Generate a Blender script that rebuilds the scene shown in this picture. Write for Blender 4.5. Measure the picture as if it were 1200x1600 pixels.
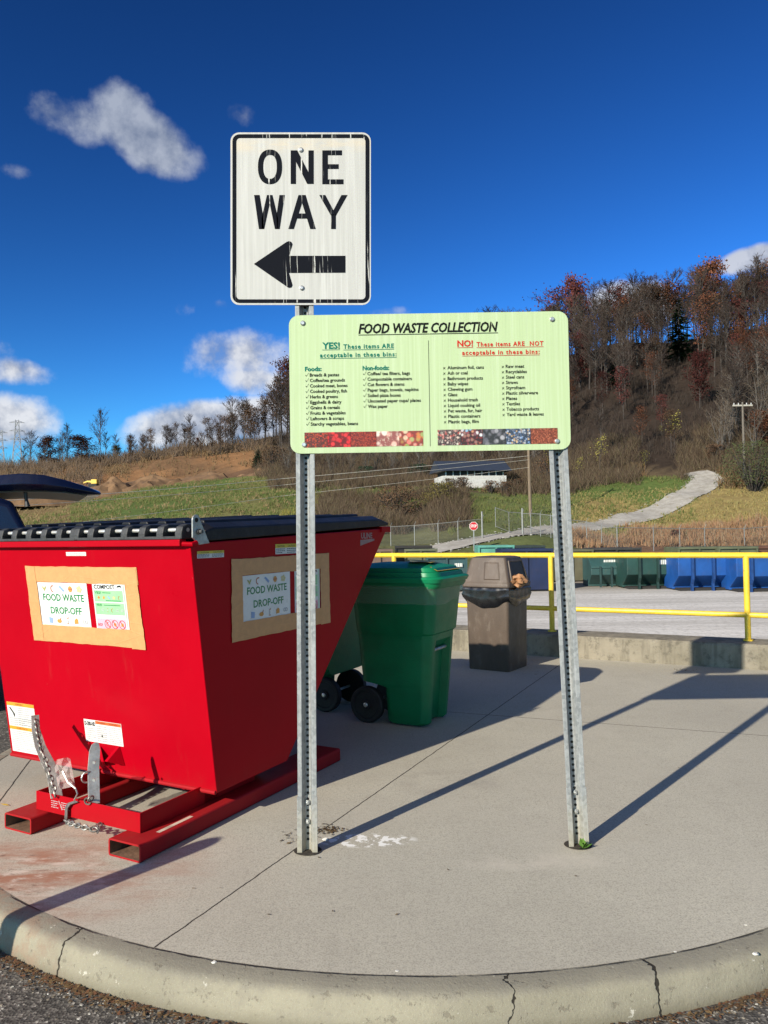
import bpy, bmesh, math, random
from mathutils import Vector, Matrix, noise
R = math.radians
rnd = random.Random(7)
for o in list(bpy.data.objects): bpy.data.objects.remove(o)
scn = bpy.context.scene
COL = scn.collection

# ------------------------------------------------------------------ camera
CAM_H = 1.41
PITCH = math.atan(32 / 1200); ROLL = .016
fwd = Vector((0, math.cos(PITCH), math.sin(PITCH))); up0 = Vector((0, -math.sin(PITCH), math.cos(PITCH))); xx = Vector((1, 0, 0))
cr = xx * math.cos(ROLL) - up0 * math.sin(ROLL); cu = xx * math.sin(ROLL) + up0 * math.cos(ROLL)
cam_d = bpy.data.cameras.new('camera'); cam = bpy.data.objects.new('camera', cam_d); COL.objects.link(cam)
cam_d.sensor_fit = 'VERTICAL'; cam_d.sensor_height = 36; cam_d.sensor_width = 27; cam_d.lens = 27
cam_d.clip_start = .05; cam_d.clip_end = 3000
m = Matrix((cr, cu, -fwd)).transposed().to_4x4(); m.translation = (0, 0, CAM_H); cam.matrix_world = m
scn.camera = cam
scn.render.resolution_x = 768; scn.render.resolution_y = 1024

def ray(px, py): return cr * ((px - 600) / 1200) - cu * ((py - 800) / 1200) + fwd
def G(px, py, z=0.0):
    d = ray(px, py); return Vector((0, 0, CAM_H)) + d * ((z - CAM_H) / d.z)
def P(px, py, D):
    d = ray(px, py); return Vector((0, 0, CAM_H)) + d * (D / d.y)

# ------------------------------------------------------------------ light
SUN_EL = R(24.8); SUN_AZ = R(40.3)          # shadows run 40 degrees to the right of straight ahead
sun_d = bpy.data.lights.new('sun', 'SUN'); sun_d.energy = 4.6; sun_d.angle = R(.53); sun_d.color = (1, .915, .765)
sun = bpy.data.objects.new('sun', sun_d); COL.objects.link(sun)
ldir = Vector((math.sin(SUN_AZ) * math.cos(SUN_EL), math.cos(SUN_AZ) * math.cos(SUN_EL), -math.sin(SUN_EL)))
sun.rotation_euler = ldir.to_track_quat('-Z', 'Y').to_euler()
sun.location = (-6, -8, 12)
scn.view_settings.view_transform = 'Standard'; scn.view_settings.look = 'None'
scn.view_settings.exposure = .60; scn.view_settings.gamma = 1
scn.cycles.max_bounces = 6; scn.cycles.transparent_max_bounces = 12
scn.cycles.use_denoising = True; scn.cycles.use_adaptive_sampling = False; scn.cycles.sample_clamp_indirect = 4.0

def nd(nt, typ, props=None, **ins):
    n = nt.nodes.new(typ)
    for k, v in (props or {}).items(): setattr(n, k, v)
    for k, v in ins.items():
        s = n.inputs[int(k[1:])] if k[0] == 'i' and k[1:].isdigit() else n.inputs[k.replace('_', ' ')]
        if isinstance(v, bpy.types.NodeSocket): nt.links.new(v, s)
        else: s.default_value = v
    return n
def mth(nt, op, a, b=None, c=None, clamp=False):
    kw = {'i0': a}
    if b is not None: kw['i1'] = b
    if c is not None: kw['i2'] = c
    return nd(nt, 'ShaderNodeMath', {'operation': op, 'use_clamp': clamp}, **kw).outputs[0]
def dot(nt, a, b): return nd(nt, 'ShaderNodeVectorMath', {'operation': 'DOT_PRODUCT'}, i0=a, i1=b).outputs['Value']
def mixc(nt, f, a, b, mode='MIX'):
    n = nt.nodes.new('ShaderNodeMix'); n.data_type = 'RGBA'; n.blend_type = mode
    for k, v in ((0, f), (6, a), (7, b)):
        if isinstance(v, bpy.types.NodeSocket): nt.links.new(v, n.inputs[k])
        else:
            if k and len(v) == 3: v = (*v, 1)
            n.inputs[k].default_value = v
    return n.outputs[2]
def sstep(nt, x, lo, hi):
    return nd(nt, 'ShaderNodeMapRange', {'interpolation_type': 'SMOOTHSTEP'}, i0=x, i1=lo, i2=hi, i3=0.0, i4=1.0).outputs[0]

SKY_TINT = (.62, .82, 1.05); SKY_STR = .055
w = bpy.data.worlds.new('World'); scn.world = w; w.use_nodes = True
nt = w.node_tree; nt.nodes.clear()
sky = nd(nt, 'ShaderNodeTexSky', {'sky_type': 'NISHITA', 'sun_disc': False, 'sun_elevation': SUN_EL, 'sun_rotation': SUN_AZ + math.pi, 'altitude': 300, 'air_density': 1.0, 'dust_density': .3, 'ozone_density': 3.0})
tc = nd(nt, 'ShaderNodeTexCoord')
dirv = tc.outputs['Generated']
skyc = mixc(nt, 1.0, sky.outputs[0], SKY_TINT, 'MULTIPLY')
hs = mixc(nt, 1.0, nd(nt, 'ShaderNodeGamma', Color=skyc, Gamma=2.0).outputs[0], (.38, .445, .325), 'MULTIPLY')
n1 = nd(nt, 'ShaderNodeTexNoise', Vector=dirv, Scale=13.0, Detail=9.0, Roughness=.58).outputs[0]
offv = nd(nt, 'ShaderNodeVectorMath', {'operation': 'ADD'}, i0=dirv, i1=(-.010, -.004, .016)).outputs[0]
n2 = nd(nt, 'ShaderNodeTexNoise', Vector=offv, Scale=13.0, Detail=9.0, Roughness=.58).outputs[0]
clouds = [(128, 190, 62, 32, 1.12, -.10), (240, 226, 74, 38, 1.2, -.28), (184, 184, 46, 42, 1.15, 0.), (392, 552, 92, 44, 1.15, .05), (402, 590, 62, 28, 1.1, 0.), (350, 664, 130, 34, 1.6, .1),
          (385, 672, 90, 40, 1.1, 0.), (5, 580, 70, 22, 1.05, 0.), (10, 655, 70, 42, 1.1, 0.), (372, 180, 40, 24, .62, 0.), (285, 482, 30, 22, .55, 0.), (345, 478, 28, 18, .55, 0.), (25, 268, 34, 18, .5, 0.),
          (1185, 402, 62, 16, 1.25, .1), (965, 466, 50, 24, 1.2, 0.), (640, 486, 80, 14, .6, 0.), (-160, 560, 130, 60, 1.1, 0.), (1500, 300, 160, 60, 1.1, 0.), (1010, 470, 50, 40, .9, 0.)]
mask = None
for (c, k, wd_) in (((0, -.72, .69), 1.05, .75), ((-.55, -.55, .62), .9, .5), ((.85, -.45, .35), .5, .3), ((-.95, .12, .28), .9, .35), ((.93, .2, .30), .8, .3), ((.1, -.35, .93), .9, .5)):  # unseen clouds added outside the frame for neutral fill light
    v = mth(nt, 'MULTIPLY', mth(nt, 'SUBTRACT', dot(nt, dirv, tuple(Vector(c).normalized())), 1 - wd_ * .5), 2.6); v = mth(nt, 'ADD', v, k - 1.0)
    mask = v if mask is None else mth(nt, 'MAXIMUM', mask, v)
for (px, py, sx, sy, k, rot) in clouds:
    c = ray(px, py).normalized(); e1 = Vector((c.y, -c.x, 0)).normalized(); e2 = e1.cross(c)
    ca, sa = math.cos(rot), math.sin(rot)
    f1 = (e1 * ca + e2 * sa) * (1200 / sx); f2 = (e2 * ca - e1 * sa) * (1200 / sy)
    a = dot(nt, dirv, tuple(f1)); b = dot(nt, dirv, tuple(f2))
    r2 = mth(nt, 'ADD', mth(nt, 'MULTIPLY', a, a), mth(nt, 'MULTIPLY', b, b))
    v = mth(nt, 'SUBTRACT', k, mth(nt, 'MULTIPLY', r2, .8))
    v = mth(nt, 'MULTIPLY', v, mth(nt, 'GREATER_THAN', dot(nt, dirv, tuple(c)), .1))
    mask = v if mask is None else mth(nt, 'SMOOTH_MAX', mask, v, .18)
dens = mth(nt, 'ADD', mask, mth(nt, 'MULTIPLY', mth(nt, 'SUBTRACT', n1, .55), 2.5))
cm = mth(nt, 'MULTIPLY', sstep(nt, dens, .12, 1.0), .93)
shade = mth(nt, 'MULTIPLY_ADD', mth(nt, 'SUBTRACT', n1, n2), 5.5, .62, clamp=True)
zc = nd(nt, 'ShaderNodeSeparateXYZ', Vector=dirv).outputs[2]
low = sstep(nt, zc, .48, .12)
clc_hi = mixc(nt, shade, (2.6, 3.2, 4.6), (5.0, 5.6, 6.9))
clc_lo = mixc(nt, shade, (4.2, 4.6, 5.6), (10.0, 10.1, 10.4))
clc = mixc(nt, low, clc_hi, clc_lo)
yb = nd(nt, 'ShaderNodeSeparateXYZ', Vector=dirv).outputs[1]
clc = mixc(nt, sstep(nt, yb, .15, -.25), clc, (5.6, 5.5, 5.2))  # clouds behind the camera take an added neutral fill tone
fin = mixc(nt, cm, hs, clc)
bg = nd(nt, 'ShaderNodeBackground', Color=fin, Strength=SKY_STR)
nd(nt, 'ShaderNodeOutputWorld', Surface=bg.outputs[0])

# ------------------------------------------------------------------ helpers
def link(o, parent=None):
    COL.objects.link(o)
    if parent is not None: o.parent = parent
    return o
def tag(o, label=None, cat=None, group=None, kind=None):
    if label: o['label'] = label
    if cat: o['category'] = cat
    if group: o['group'] = group
    if kind: o['kind'] = kind
    return o
def thing(name, label, cat, loc=(0, 0, 0), rz=0, group=None):
    o = bpy.data.objects.new(name, None); link(o); o.location = loc; o.rotation_euler = (0, 0, rz); o.empty_display_size = .1
    return tag(o, label, cat, group)
def copy_tree(o, parent=None):
    c = o.copy(); COL.objects.link(c)
    if parent is not None: c.parent = parent
    for ch in [x for x in bpy.data.objects if x.parent == o]: copy_tree(ch, c)
    return c

class MB:
    def __init__(s): s.v = []; s.f = []; s.m = []
    def add(s, vs, fs, mi=0):
        b = len(s.v); s.v += [tuple(x) for x in vs]; s.f += [tuple(b + i for i in f) for f in fs]; s.m += [mi] * len(fs); return s
    def box(s, x0, x1, y0, y1, z0, z1, mi=0, M=None):
        vs = [Vector((x, y, z)) for z in (z0, z1) for y in (y0, y1) for x in (x0, x1)]
        if M is not None: vs = [M @ v for v in vs]
        return s.add(vs, [(0, 2, 3, 1), (4, 5, 7, 6), (0, 1, 5, 4), (2, 6, 7, 3), (0, 4, 6, 2), (1, 3, 7, 5)], mi)
    def prism(s, a, b, mi=0, caps=True):           # two matching loops
        n = len(a); fs = [(i, (i + 1) % n, n + (i + 1) % n, n + i) for i in range(n)]
        if caps: fs += [tuple(range(n))[::-1], tuple(range(n, 2 * n))]
        return s.add(list(a) + list(b), fs, mi)
    def loft(s, loops, mi=0, cap0=True, cap1=True):
        n = len(loops[0]); vs = [p for l in loops for p in l]; fs = []
        for k in range(len(loops) - 1):
            for i in range(n):
                j = (i + 1) % n; fs.append((k * n + i, k * n + j, (k + 1) * n + j, (k + 1) * n + i))
        if cap0: fs.append(tuple(range(n))[::-1])
        if cap1: fs.append(tuple(range((len(loops) - 1) * n, len(loops) * n)))
        return s.add(vs, fs, mi)
    def tube(s, path, r, n=8, mi=0, caps=True):
        path = [Vector(p) for p in path]; rs = r if isinstance(r, (list, tuple)) else [r] * len(path)
        loops = []; prev = None
        for i, p in enumerate(path):
            t = (path[min(i + 1, len(path) - 1)] - path[max(i - 1, 0)])
            t = t.normalized() if t.length > 1e-9 else Vector((0, 0, 1))
            if prev is None:
                a = t.orthogonal().normalized()
            else:
                a = (prev - t * prev.dot(t)); a = a.normalized() if a.length > 1e-6 else t.orthogonal().normalized()
            prev = a; b = t.cross(a)
            loops.append([p + (a * math.cos(2 * math.pi * k / n) + b * math.sin(2 * math.pi * k / n)) * rs[i] for k in range(n)])
        return s.loft(loops, mi, caps, caps)
    def ring(s, c, axis, r, w, n=16, mi=0, m=6):     # torus
        c = Vector(c); axis = Vector(axis).normalized(); a = axis.orthogonal().normalized(); b = axis.cross(a); vs = []; fs = []
        for i in range(n):
            d = a * math.cos(2 * math.pi * i / n) + b * math.sin(2 * math.pi * i / n)
            for k in range(m):
                t = 2 * math.pi * k / m; vs.append(c + d * (r + w * math.cos(t)) + axis * w * math.sin(t))
        for i in range(n):
            for k in range(m):
                i2 = (i + 1) % n; k2 = (k + 1) % m; fs.append((i * m + k, i2 * m + k, i2 * m + k2, i * m + k2))
        return s.add(vs, fs, mi)
    def build(s, name, mats, parent=None, bevel=0, smooth=False, seg=2, angle=30):
        me = bpy.data.meshes.new(name); me.from_pydata(s.v, [], s.f)
        for mm in (mats if isinstance(mats, (list, tuple)) else [mats]): me.materials.append(mm)
        if len(me.materials) > 1: me.polygons.foreach_set('material_index', s.m)
        bm = bmesh.new(); bm.from_mesh(me)
        if len(bm.faces) < 60000:
            bmesh.ops.recalc_face_normals(bm, faces=bm.faces)
        bm.to_mesh(me); bm.free()
        if smooth:
            me.polygons.foreach_set('use_smooth', [True] * len(me.polygons))
            me.set_sharp_from_angle(angle=R(angle))
        o = bpy.data.objects.new(name, me); link(o, parent)
        if bevel:
            md = o.modifiers.new('bevel', 'BEVEL'); md.width = bevel; md.segments = seg; md.limit_method = 'ANGLE'; md.angle_limit = R(40)
        return o

def rrect(x0, x1, y0, y1, r, n=5):
    pts = []
    for cx, cy, a0 in ((x1 - r, y1 - r, 0), (x0 + r, y1 - r, 90), (x0 + r, y0 + r, 180), (x1 - r, y0 + r, 270)):
        for k in range(n + 1):
            a = R(a0 + 90 * k / n); pts.append((cx + r * math.cos(a), cy + r * math.sin(a)))
    return pts

def base_mat(name):
    mt = bpy.data.materials.new(name); mt.use_nodes = True; t = mt.node_tree; t.nodes.clear()
    out = t.nodes.new('ShaderNodeOutputMaterial'); b = t.nodes.new('ShaderNodeBsdfPrincipled'); t.links.new(b.outputs[0], out.inputs[0])
    return mt, t, b
def setb(t, b, **k):
    for n, v in k.items():
        s = b.inputs[n.replace('_', ' ')]
        if isinstance(v, bpy.types.NodeSocket): t.links.new(v, s)
        else: s.default_value = (*v, 1) if isinstance(v, tuple) and len(v) == 3 else v
def ocoord(t): return t.nodes.new('ShaderNodeTexCoord').outputs['Object']
def wcoord(t): return t.nodes.new('ShaderNodeNewGeometry').outputs['Position']
def nz(t, vec, scale, detail=4, rough=.55): return nd(t, 'ShaderNodeTexNoise', Vector=vec, Scale=float(scale), Detail=float(detail), Roughness=rough).outputs[0]
def scalev(t, vec, s): return nd(t, 'ShaderNodeVectorMath', {'operation': 'MULTIPLY'}, i0=vec, i1=s).outputs[0]
def bumpn(t, h, strength, dist=.01): return nd(t, 'ShaderNodeBump', Strength=strength, Distance=dist, Height=h).outputs[0]
_M = {}
def pm(name, col, rough=.6, metal=0., var=.15, scale=6., bump=0., bscale=60., coat=0., spec=.5, dirt=None, dirt_amt=.4, stretch=None):
    """plain paint / plastic / metal with mottling, optional dirt patches and grain"""
    if name in _M: return _M[name]
    mt, t, b = base_mat(name); c = ocoord(t)
    if stretch: cs = scalev(t, c, stretch)
    else: cs = c
    n = nz(t, cs, scale, 6, .6)
    lo = tuple(x * (1 - var) for x in col); hi = tuple(min(1, x * (1 + var)) for x in col)
    cc = mixc(t, sstep(t, n, .3, .7), lo, hi)
    if dirt:
        dn = sstep(t, nz(t, cs, scale * 1.7 + 1, 8, .65), .52, .72)
        cc = mixc(t, mth(t, 'MULTIPLY', dn, dirt_amt), cc, dirt)
    setb(t, b, Base_Color=cc, Metallic=metal, Coat_Weight=coat)
    b.inputs['Specular IOR Level'].default_value = spec
    rn = mth(t, 'MULTIPLY_ADD', nz(t, c, scale * 3, 5), .25, rough - .12, clamp=True)
    setb(t, b, Roughness=rn)
    if bump: setb(t, b, Normal=bumpn(t, nz(t, c, bscale, 5), bump))
    _M[name] = mt; return mt
def island_mat(name, cols, rough=.8, trans=.0):
    if name in _M: return _M[name]
    mt, t, b = base_mat(name)
    g = t.nodes.new('ShaderNodeNewGeometry')
    rp = t.nodes.new('ShaderNodeValToRGB'); rp.color_ramp.elements[0].color = (*cols[0], 1); rp.color_ramp.elements[1].color = (*cols[-1], 1)
    for i in range(1, len(cols) - 1):
        e = rp.color_ramp.elements.new(i / (len(cols) - 1)); e.color = (*cols[i], 1)
    oi = t.nodes.new('ShaderNodeObjectInfo')
    t.links.new(g.outputs['Random Per Island'], rp.inputs[0])
    v = mth(t, 'MULTIPLY_ADD', oi.outputs['Random'], .5, .75)
    hsn = nd(t, 'ShaderNodeHueSaturation', Value=v, Color=rp.outputs[0])
    setb(t, b, Base_Color=hsn.outputs[0], Roughness=rough); b.inputs['Specular IOR Level'].default_value = .2
    _M[name] = mt; return mt
def flat(name, col, rough=.6, var=.06): return pm(name, col, rough, 0, var, 14)

# text -> mesh builder faces
def text_geo(body, shear=0., offset=0., space=1., res=2):
    cu_ = bpy.data.curves.new('tmp_text', 'FONT'); cu_.body = body; cu_.shear = shear; cu_.offset = offset; cu_.resolution_u = res; cu_.space_character = space
    ob = bpy.data.objects.new('tmp_text', cu_); COL.objects.link(ob)
    dg = bpy.context.evaluated_depsgraph_get(); dg.update()
    me = bpy.data.meshes.new_from_object(ob.evaluated_get(dg))
    vs = [v.co.copy() for v in me.vertices]; fs = [tuple(p.vertices) for p in me.polygons]
    bpy.data.objects.remove(ob); bpy.data.curves.remove(cu_); bpy.data.meshes.remove(me)
    return vs, fs
_cap = None
def put_text(mb, f, body, x, y, width=None, cap=None, mi=0, shear=0., offset=0., align='L', under=None, space=1., h=.0015):
    """f(s,t,h) maps sign-plane metres to object space; x,y = left end of the baseline"""
    global _cap
    if _cap is None:
        vs, _ = text_geo('H'); _cap = max(v.y for v in vs)
    vs, fs = text_geo(body, shear, offset, space)
    x0 = min(v.x for v in vs); x1 = max(v.x for v in vs)
    ky = (cap / _cap) if cap else None
    kx = (width / (x1 - x0)) if width else ky
    if ky is None: ky = kx
    W = (x1 - x0) * kx
    if align == 'C': x -= W / 2
    elif align == 'R': x -= W
    mb.add([f(x + (v.x - x0) * kx, y + v.y * ky, h) for v in vs], fs, mi)
    if under:
        yy = y - under[0]; t = under[1]
        mb.add([f(x, yy - t, h), f(x + W, yy - t, h), f(x + W, yy, h), f(x, yy, h)], [(0, 1, 2, 3)], mi)
    return W
def quad(mb, f, x0, x1, y0, y1, h=.001, mi=0):
    mb.add([f(x0, y0, h), f(x1, y0, h), f(x1, y1, h), f(x0, y1, h)], [(0, 1, 2, 3)], mi)
def poly(mb, f, pts, h=.001, mi=0):
    mb.add([f(x, y, h) for x, y in pts], [tuple(range(len(pts)))], mi)
def disc(mb, f, cx, cy, r, n=14, h=.001, mi=0, ry=None, rot=0):
    ry = ry or r; ca, sa = math.cos(rot), math.sin(rot); pts = []
    for k in range(n):
        a = 2 * math.pi * k / n; p, q = r * math.cos(a), ry * math.sin(a); pts.append((cx + p * ca - q * sa, cy + p * sa + q * ca))
    poly(mb, f, pts, h, mi)
def annulus(mb, f, cx, cy, r, r2, n=16, h=.001, mi=0):
    a = [f(cx + r * math.cos(2 * math.pi * k / n), cy + r * math.sin(2 * math.pi * k / n), h) for k in range(n)]
    b = [f(cx + r2 * math.cos(2 * math.pi * k / n), cy + r2 * math.sin(2 * math.pi * k / n), h) for k in range(n)]
    mb.prism(a, b, mi, caps=False)

# ------------------------------------------------------------------ setting: platform, kerb, road, lot, terrain
AX = Vector((.474, .8805, 0)).normalized(); BX = Vector((-AX.y, AX.x, 0)); RZ = math.atan2(AX.y, AX.x)
PC = Vector((.18, 5.13, 0)); PR = 2.65
WL0 = Vector((3.69, 7.86, 0)); WD = Vector((.88, -.475, 0)).normalized(); WN = Vector((-WD.y, WD.x, 0))   # wall line (post centres), WN points away

def m_concrete():
    mt, t, b = base_mat('broom_finished_concrete'); p = wcoord(t)
    n1 = nz(t, p, 1.1, 6, .6); n2 = nz(t, p, 7, 8, .65); n3 = nz(t, p, 140, 3, .7); n4 = nz(t, p, 420, 2, .7)
    c = mixc(t, sstep(t, n1, .3, .7), (.415, .388, .315), (.505, .474, .385))
    nb_ = nz(t, p, 48, 4, .75); nl_ = nz(t, scalev(t, p, (22, 5, 1)), 1.0, 6, .7)
    c = mixc(t, mth(t, 'MULTIPLY', sstep(t, n2, .45, .75), .20), c, (.27, .24, .20))
    c = mixc(t, mth(t, 'MULTIPLY', sstep(t, nb_, .46, .66), .38), c, (.25, .225, .19))
    c = mixc(t, mth(t, 'MULTIPLY', sstep(t, nl_, .5, .7), .16), c, (.58, .54, .46))
    c = mixc(t, mth(t, 'MULTIPLY', sstep(t, n3, .46, .64), .55), c, (.19, .175, .145))
    c = mixc(t, mth(t, 'MULTIPLY', sstep(t, n4, .54, .70), .5), c, (.66, .61, .54))
    vs_ = nd(t, 'ShaderNodeTexVoronoi', Vector=p, Scale=7.0, Randomness=1.0); vk = nd(t, 'ShaderNodeSeparateColor', Color=vs_.outputs['Color']).outputs[0]
    spot = mth(t, 'MULTIPLY', sstep(t, mth(t, 'ADD', vs_.outputs['Distance'], mth(t, 'MULTIPLY', n2, .12)), .13, .075), mth(t, 'GREATER_THAN', vk, .72))
    c = mixc(t, mth(t, 'MULTIPLY', spot, .45), c, (.13, .115, .095))
    nw = nz(t, p, .55, 5, .6); c = mixc(t, mth(t, 'MULTIPLY', sstep(t, nw, .50, .66), .30), c, (.25, .23, .195)); c = mixc(t, mth(t, 'MULTIPLY', sstep(t, nw, .48, .36), .22), c, (.62, .575, .48))
    sp = nd(t, 'ShaderNodeSeparateXYZ', Vector=p); X, Y = sp.outputs[0], sp.outputs[1]
    def blob(cx, cy, rx, ry):
        a = mth(t, 'DIVIDE', mth(t, 'SUBTRACT', X, cx), rx); bb = mth(t, 'DIVIDE', mth(t, 'SUBTRACT', Y, cy), ry)
        return mth(t, 'SUBTRACT', 1.0, mth(t, 'ADD', mth(t, 'MULTIPLY', a, a), mth(t, 'MULTIPLY', bb, bb)), clamp=True)
    # rust and red paint ground into the slab before the hopper
    st = mth(t, 'MULTIPLY', blob(-1.55, 3.25, .85, .55), sstep(t, nz(t, scalev(t, p, (3.0, 7.0, 1)), 1.0, 7, .65), .36, .68))
    c = mixc(t, mth(t, 'MULTIPLY', st, 1.1, clamp=True), c, (.33, .17, .11))
    st2 = mth(t, 'MULTIPLY', blob(-1.5, 3.2, .55, .42), sstep(t, nz(t, scalev(t, p, (4, 10, 1)), 2.0, 8, .7), .50, .66))
    c = mixc(t, mth(t, 'MULTIPLY', st2, .9, clamp=True), c, (.60, .52, .44))
    st5 = mth(t, 'MULTIPLY', blob(-1.75, 3.2, .5, .5), sstep(t, nz(t, scalev(t, p, (5, 11, 1)), 2.3, 8, .7), .55, .66))
    c = mixc(t, mth(t, 'MULTIPLY', st5, 1.0, clamp=True), c, (.14, .085, .06))
    # white splatter next to the sign post
    st3 = mth(t, 'MULTIPLY', blob(-.10, 3.56, .24, .085), sstep(t, nz(t, p, 20, 5, .6), .50, .57))
    c = mixc(t, mth(t, 'MULTIPLY', st3, 2.2, clamp=True), c, (.78, .77, .73))
    # pale run from the right-hand post
    st4 = mth(t, 'MULTIPLY', blob(.62, 3.30, .40, .10), sstep(t, nz(t, p, 5, 5, .6), .35, .6))
    c = mixc(t, mth(t, 'MULTIPLY', st4, .5, clamp=True), c, (.55, .50, .42))
    st6 = mth(t, 'MULTIPLY', blob(.35, 4.35, .35, .30), sstep(t, nz(t, p, 4, 5, .6), .40, .65))
    c = mixc(t, mth(t, 'MULTIPLY', st6, .45, clamp=True), c, (.21, .185, .165))
    # saw-cut joints
    wob = mth(t, 'MULTIPLY', mth(t, 'SUBTRACT', nz(t, p, 9, 5, .7), .5), .016)
    jm = None
    for (x0, y0, x1, y1, wd_) in ((-.798, 2.70, 2.66, 9.81, .0050), (-3., 7.44, 6., 3.83, .0055), (-2.28, 4.95, -1.9, 3.4, .006)):
        L = math.hypot(x1 - x0, y1 - y0); nx, ny = -(y1 - y0) / L, (x1 - x0) / L
        dd = mth(t, 'ADD', mth(t, 'MULTIPLY', X, nx), mth(t, 'MULTIPLY', Y, ny)); dd = mth(t, 'SUBTRACT', dd, x0 * nx + y0 * ny)
        dd = mth(t, 'ABSOLUTE', mth(t, 'ADD', dd, wob)); k = sstep(t, dd, wd_, wd_ * .4)
        jm = k if jm is None else mth(t, 'MAXIMUM', jm, k)
    c = mixc(t, jm, c, (.035, .03, .026))
    setb(t, b, Base_Color=c, Roughness=.88); b.inputs['Specular IOR Level'].default_value = .25
    h = mth(t, 'SUBTRACT', mth(t, 'ADD', mth(t, 'MULTIPLY', n3, .7), mth(t, 'MULTIPLY', nb_, 1.4)), mth(t, 'MULTIPLY', jm, 2.0))
    setb(t, b, Normal=bumpn(t, h, .22, .0015)); return mt
def m_kerb():
    mt, t, b = base_mat('kerb_concrete'); p = wcoord(t)
    n1 = nz(t, p, 1.6, 6, .6); n2 = nz(t, p, 10, 8, .7); n3 = nz(t, p, 90, 4, .75); n4 = nz(t, p, 380, 2, .7)
    c = mixc(t, sstep(t, n1, .3, .7), (.225, .207, .155), (.305, .28, .21))
    c = mixc(t, mth(t, 'MULTIPLY', sstep(t, n2, .45, .7), .45), c, (.20, .18, .145))
    sp = nd(t, 'ShaderNodeSeparateXYZ', Vector=p); X, Y, Z = sp.outputs
    topm = sstep(t, mth(t, 'ADD', Z, mth(t, 'MULTIPLY', mth(t, 'SUBTRACT', n2, .5), .05)), -.022, -.004)
    c = mixc(t, mth(t, 'MULTIPLY', topm, .55), c, (.21, .195, .16))
    c = mixc(t, mth(t, 'MULTIPLY', sstep(t, n3, .52, .75), .4), c, (.13, .115, .09))
    c = mixc(t, mth(t, 'MULTIPLY', sstep(t, n4, .58, .75), .35), c, (.58, .54, .45))
    dx = mth(t, 'SUBTRACT', X, PC.x); dy = mth(t, 'SUBTRACT', Y, PC.y)
    ang = mth(t, 'ARCTAN2', dy, dx); wob = mth(t, 'MULTIPLY', mth(t, 'SUBTRACT', nz(t, p, 7, 4, .6), .5), .05)
    jm = None
    for px, py, wd_ in ((92, 1470, .0028), (795, 1545, .0013), (1025, 1520, .0022)):
        g = G(px, py, 0); a0 = math.atan2(g.y - PC.y, g.x - PC.x)
        k = sstep(t, mth(t, 'ABSOLUTE', mth(t, 'ADD', mth(t, 'SUBTRACT', ang, a0), wob)), wd_, wd_ * .45)
        jm = k if jm is None else mth(t, 'MAXIMUM', jm, k)
    rr = mth(t, 'SQRT', mth(t, 'ADD', mth(t, 'MULTIPLY', dx, dx), mth(t, 'MULTIPLY', dy, dy)))
    k = sstep(t, mth(t, 'ABSOLUTE', mth(t, 'ADD', mth(t, 'SUBTRACT', rr, PR + .003), mth(t, 'MULTIPLY', mth(t, 'SUBTRACT', n2, .5), .02))), .0075, .001)
    k = mth(t, 'MULTIPLY', k, sstep(t, nz(t, p, 6, 4), .35, .55))
    jm = mth(t, 'MAXIMUM', jm, mth(t, 'MULTIPLY', k, .85))
    # moss and grime near the gutter, rust at the left end
    gm = mth(t, 'MULTIPLY', sstep(t, mth(t, 'ADD', Z, mth(t, 'MULTIPLY', n2, .06)), -.03, -.09), .55)
    c = mixc(t, gm, c, (.10, .085, .055))
    rm = mth(t, 'MULTIPLY', sstep(t, X, -1.0, -1.5), sstep(t, n2, .42, .65)); c = mixc(t, mth(t, 'MULTIPLY', rm, .6), c, (.28, .15, .09))
    ch = nz(t, p, 22, 5, .7); chm = mth(t, 'MULTIPLY', sstep(t, ch, .60, .66), .6); c = mixc(t, chm, c, (.15, .13, .10)); ch2 = mth(t, 'MULTIPLY', sstep(t, nz(t, p, 16, 6, .75), .64, .68), .7); c = mixc(t, ch2, c, (.55, .52, .45))
    c = mixc(t, jm, c, (.03, .026, .02))
    setb(t, b, Base_Color=c, Roughness=.9); b.inputs['Specular IOR Level'].default_value = .25
    h = mth(t, 'SUBTRACT', mth(t, 'ADD', mth(t, 'MULTIPLY', n3, .7), mth(t, 'MULTIPLY', n2, 1.2)), mth(t, 'ADD', mth(t, 'MULTIPLY', jm, 3), chm))
    setb(t, b, Normal=bumpn(t, h, .5, .006)); return mt
def m_asphalt():
    mt, t, b = base_mat('worn_asphalt'); p = wcoord(t)
    v = nd(t, 'ShaderNodeTexVoronoi', Vector=p, Scale=95.0); n1 = nz(t, p, .8, 5); n2 = nz(t, p, 60, 4, .7)
    cv = nd(t, 'ShaderNodeSeparateColor', Color=v.outputs['Color'])
    c = mixc(t, sstep(t, cv.outputs[0], .2, 1.0), (.040, .037, .034), (.17, .155, .135))
    c = mixc(t, mth(t, 'MULTIPLY', sstep(t, n2, .45, .7), .5), c, (.055, .05, .045))
    c = mixc(t, mth(t, 'MULTIPLY', sstep(t, cv.outputs[1], .93, .96), .8), c, (.42, .39, .34))
    c = mixc(t, mth(t, 'MULTIPLY', sstep(t, n1, .4, .7), .4), c, (.14, .125, .105))
    setb(t, b, Base_Color=c, Roughness=.9); b.inputs['Specular IOR Level'].default_value = .3
    setb(t, b, Normal=bumpn(t, v.outputs['Distance'], .6, .006)); return mt
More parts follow.
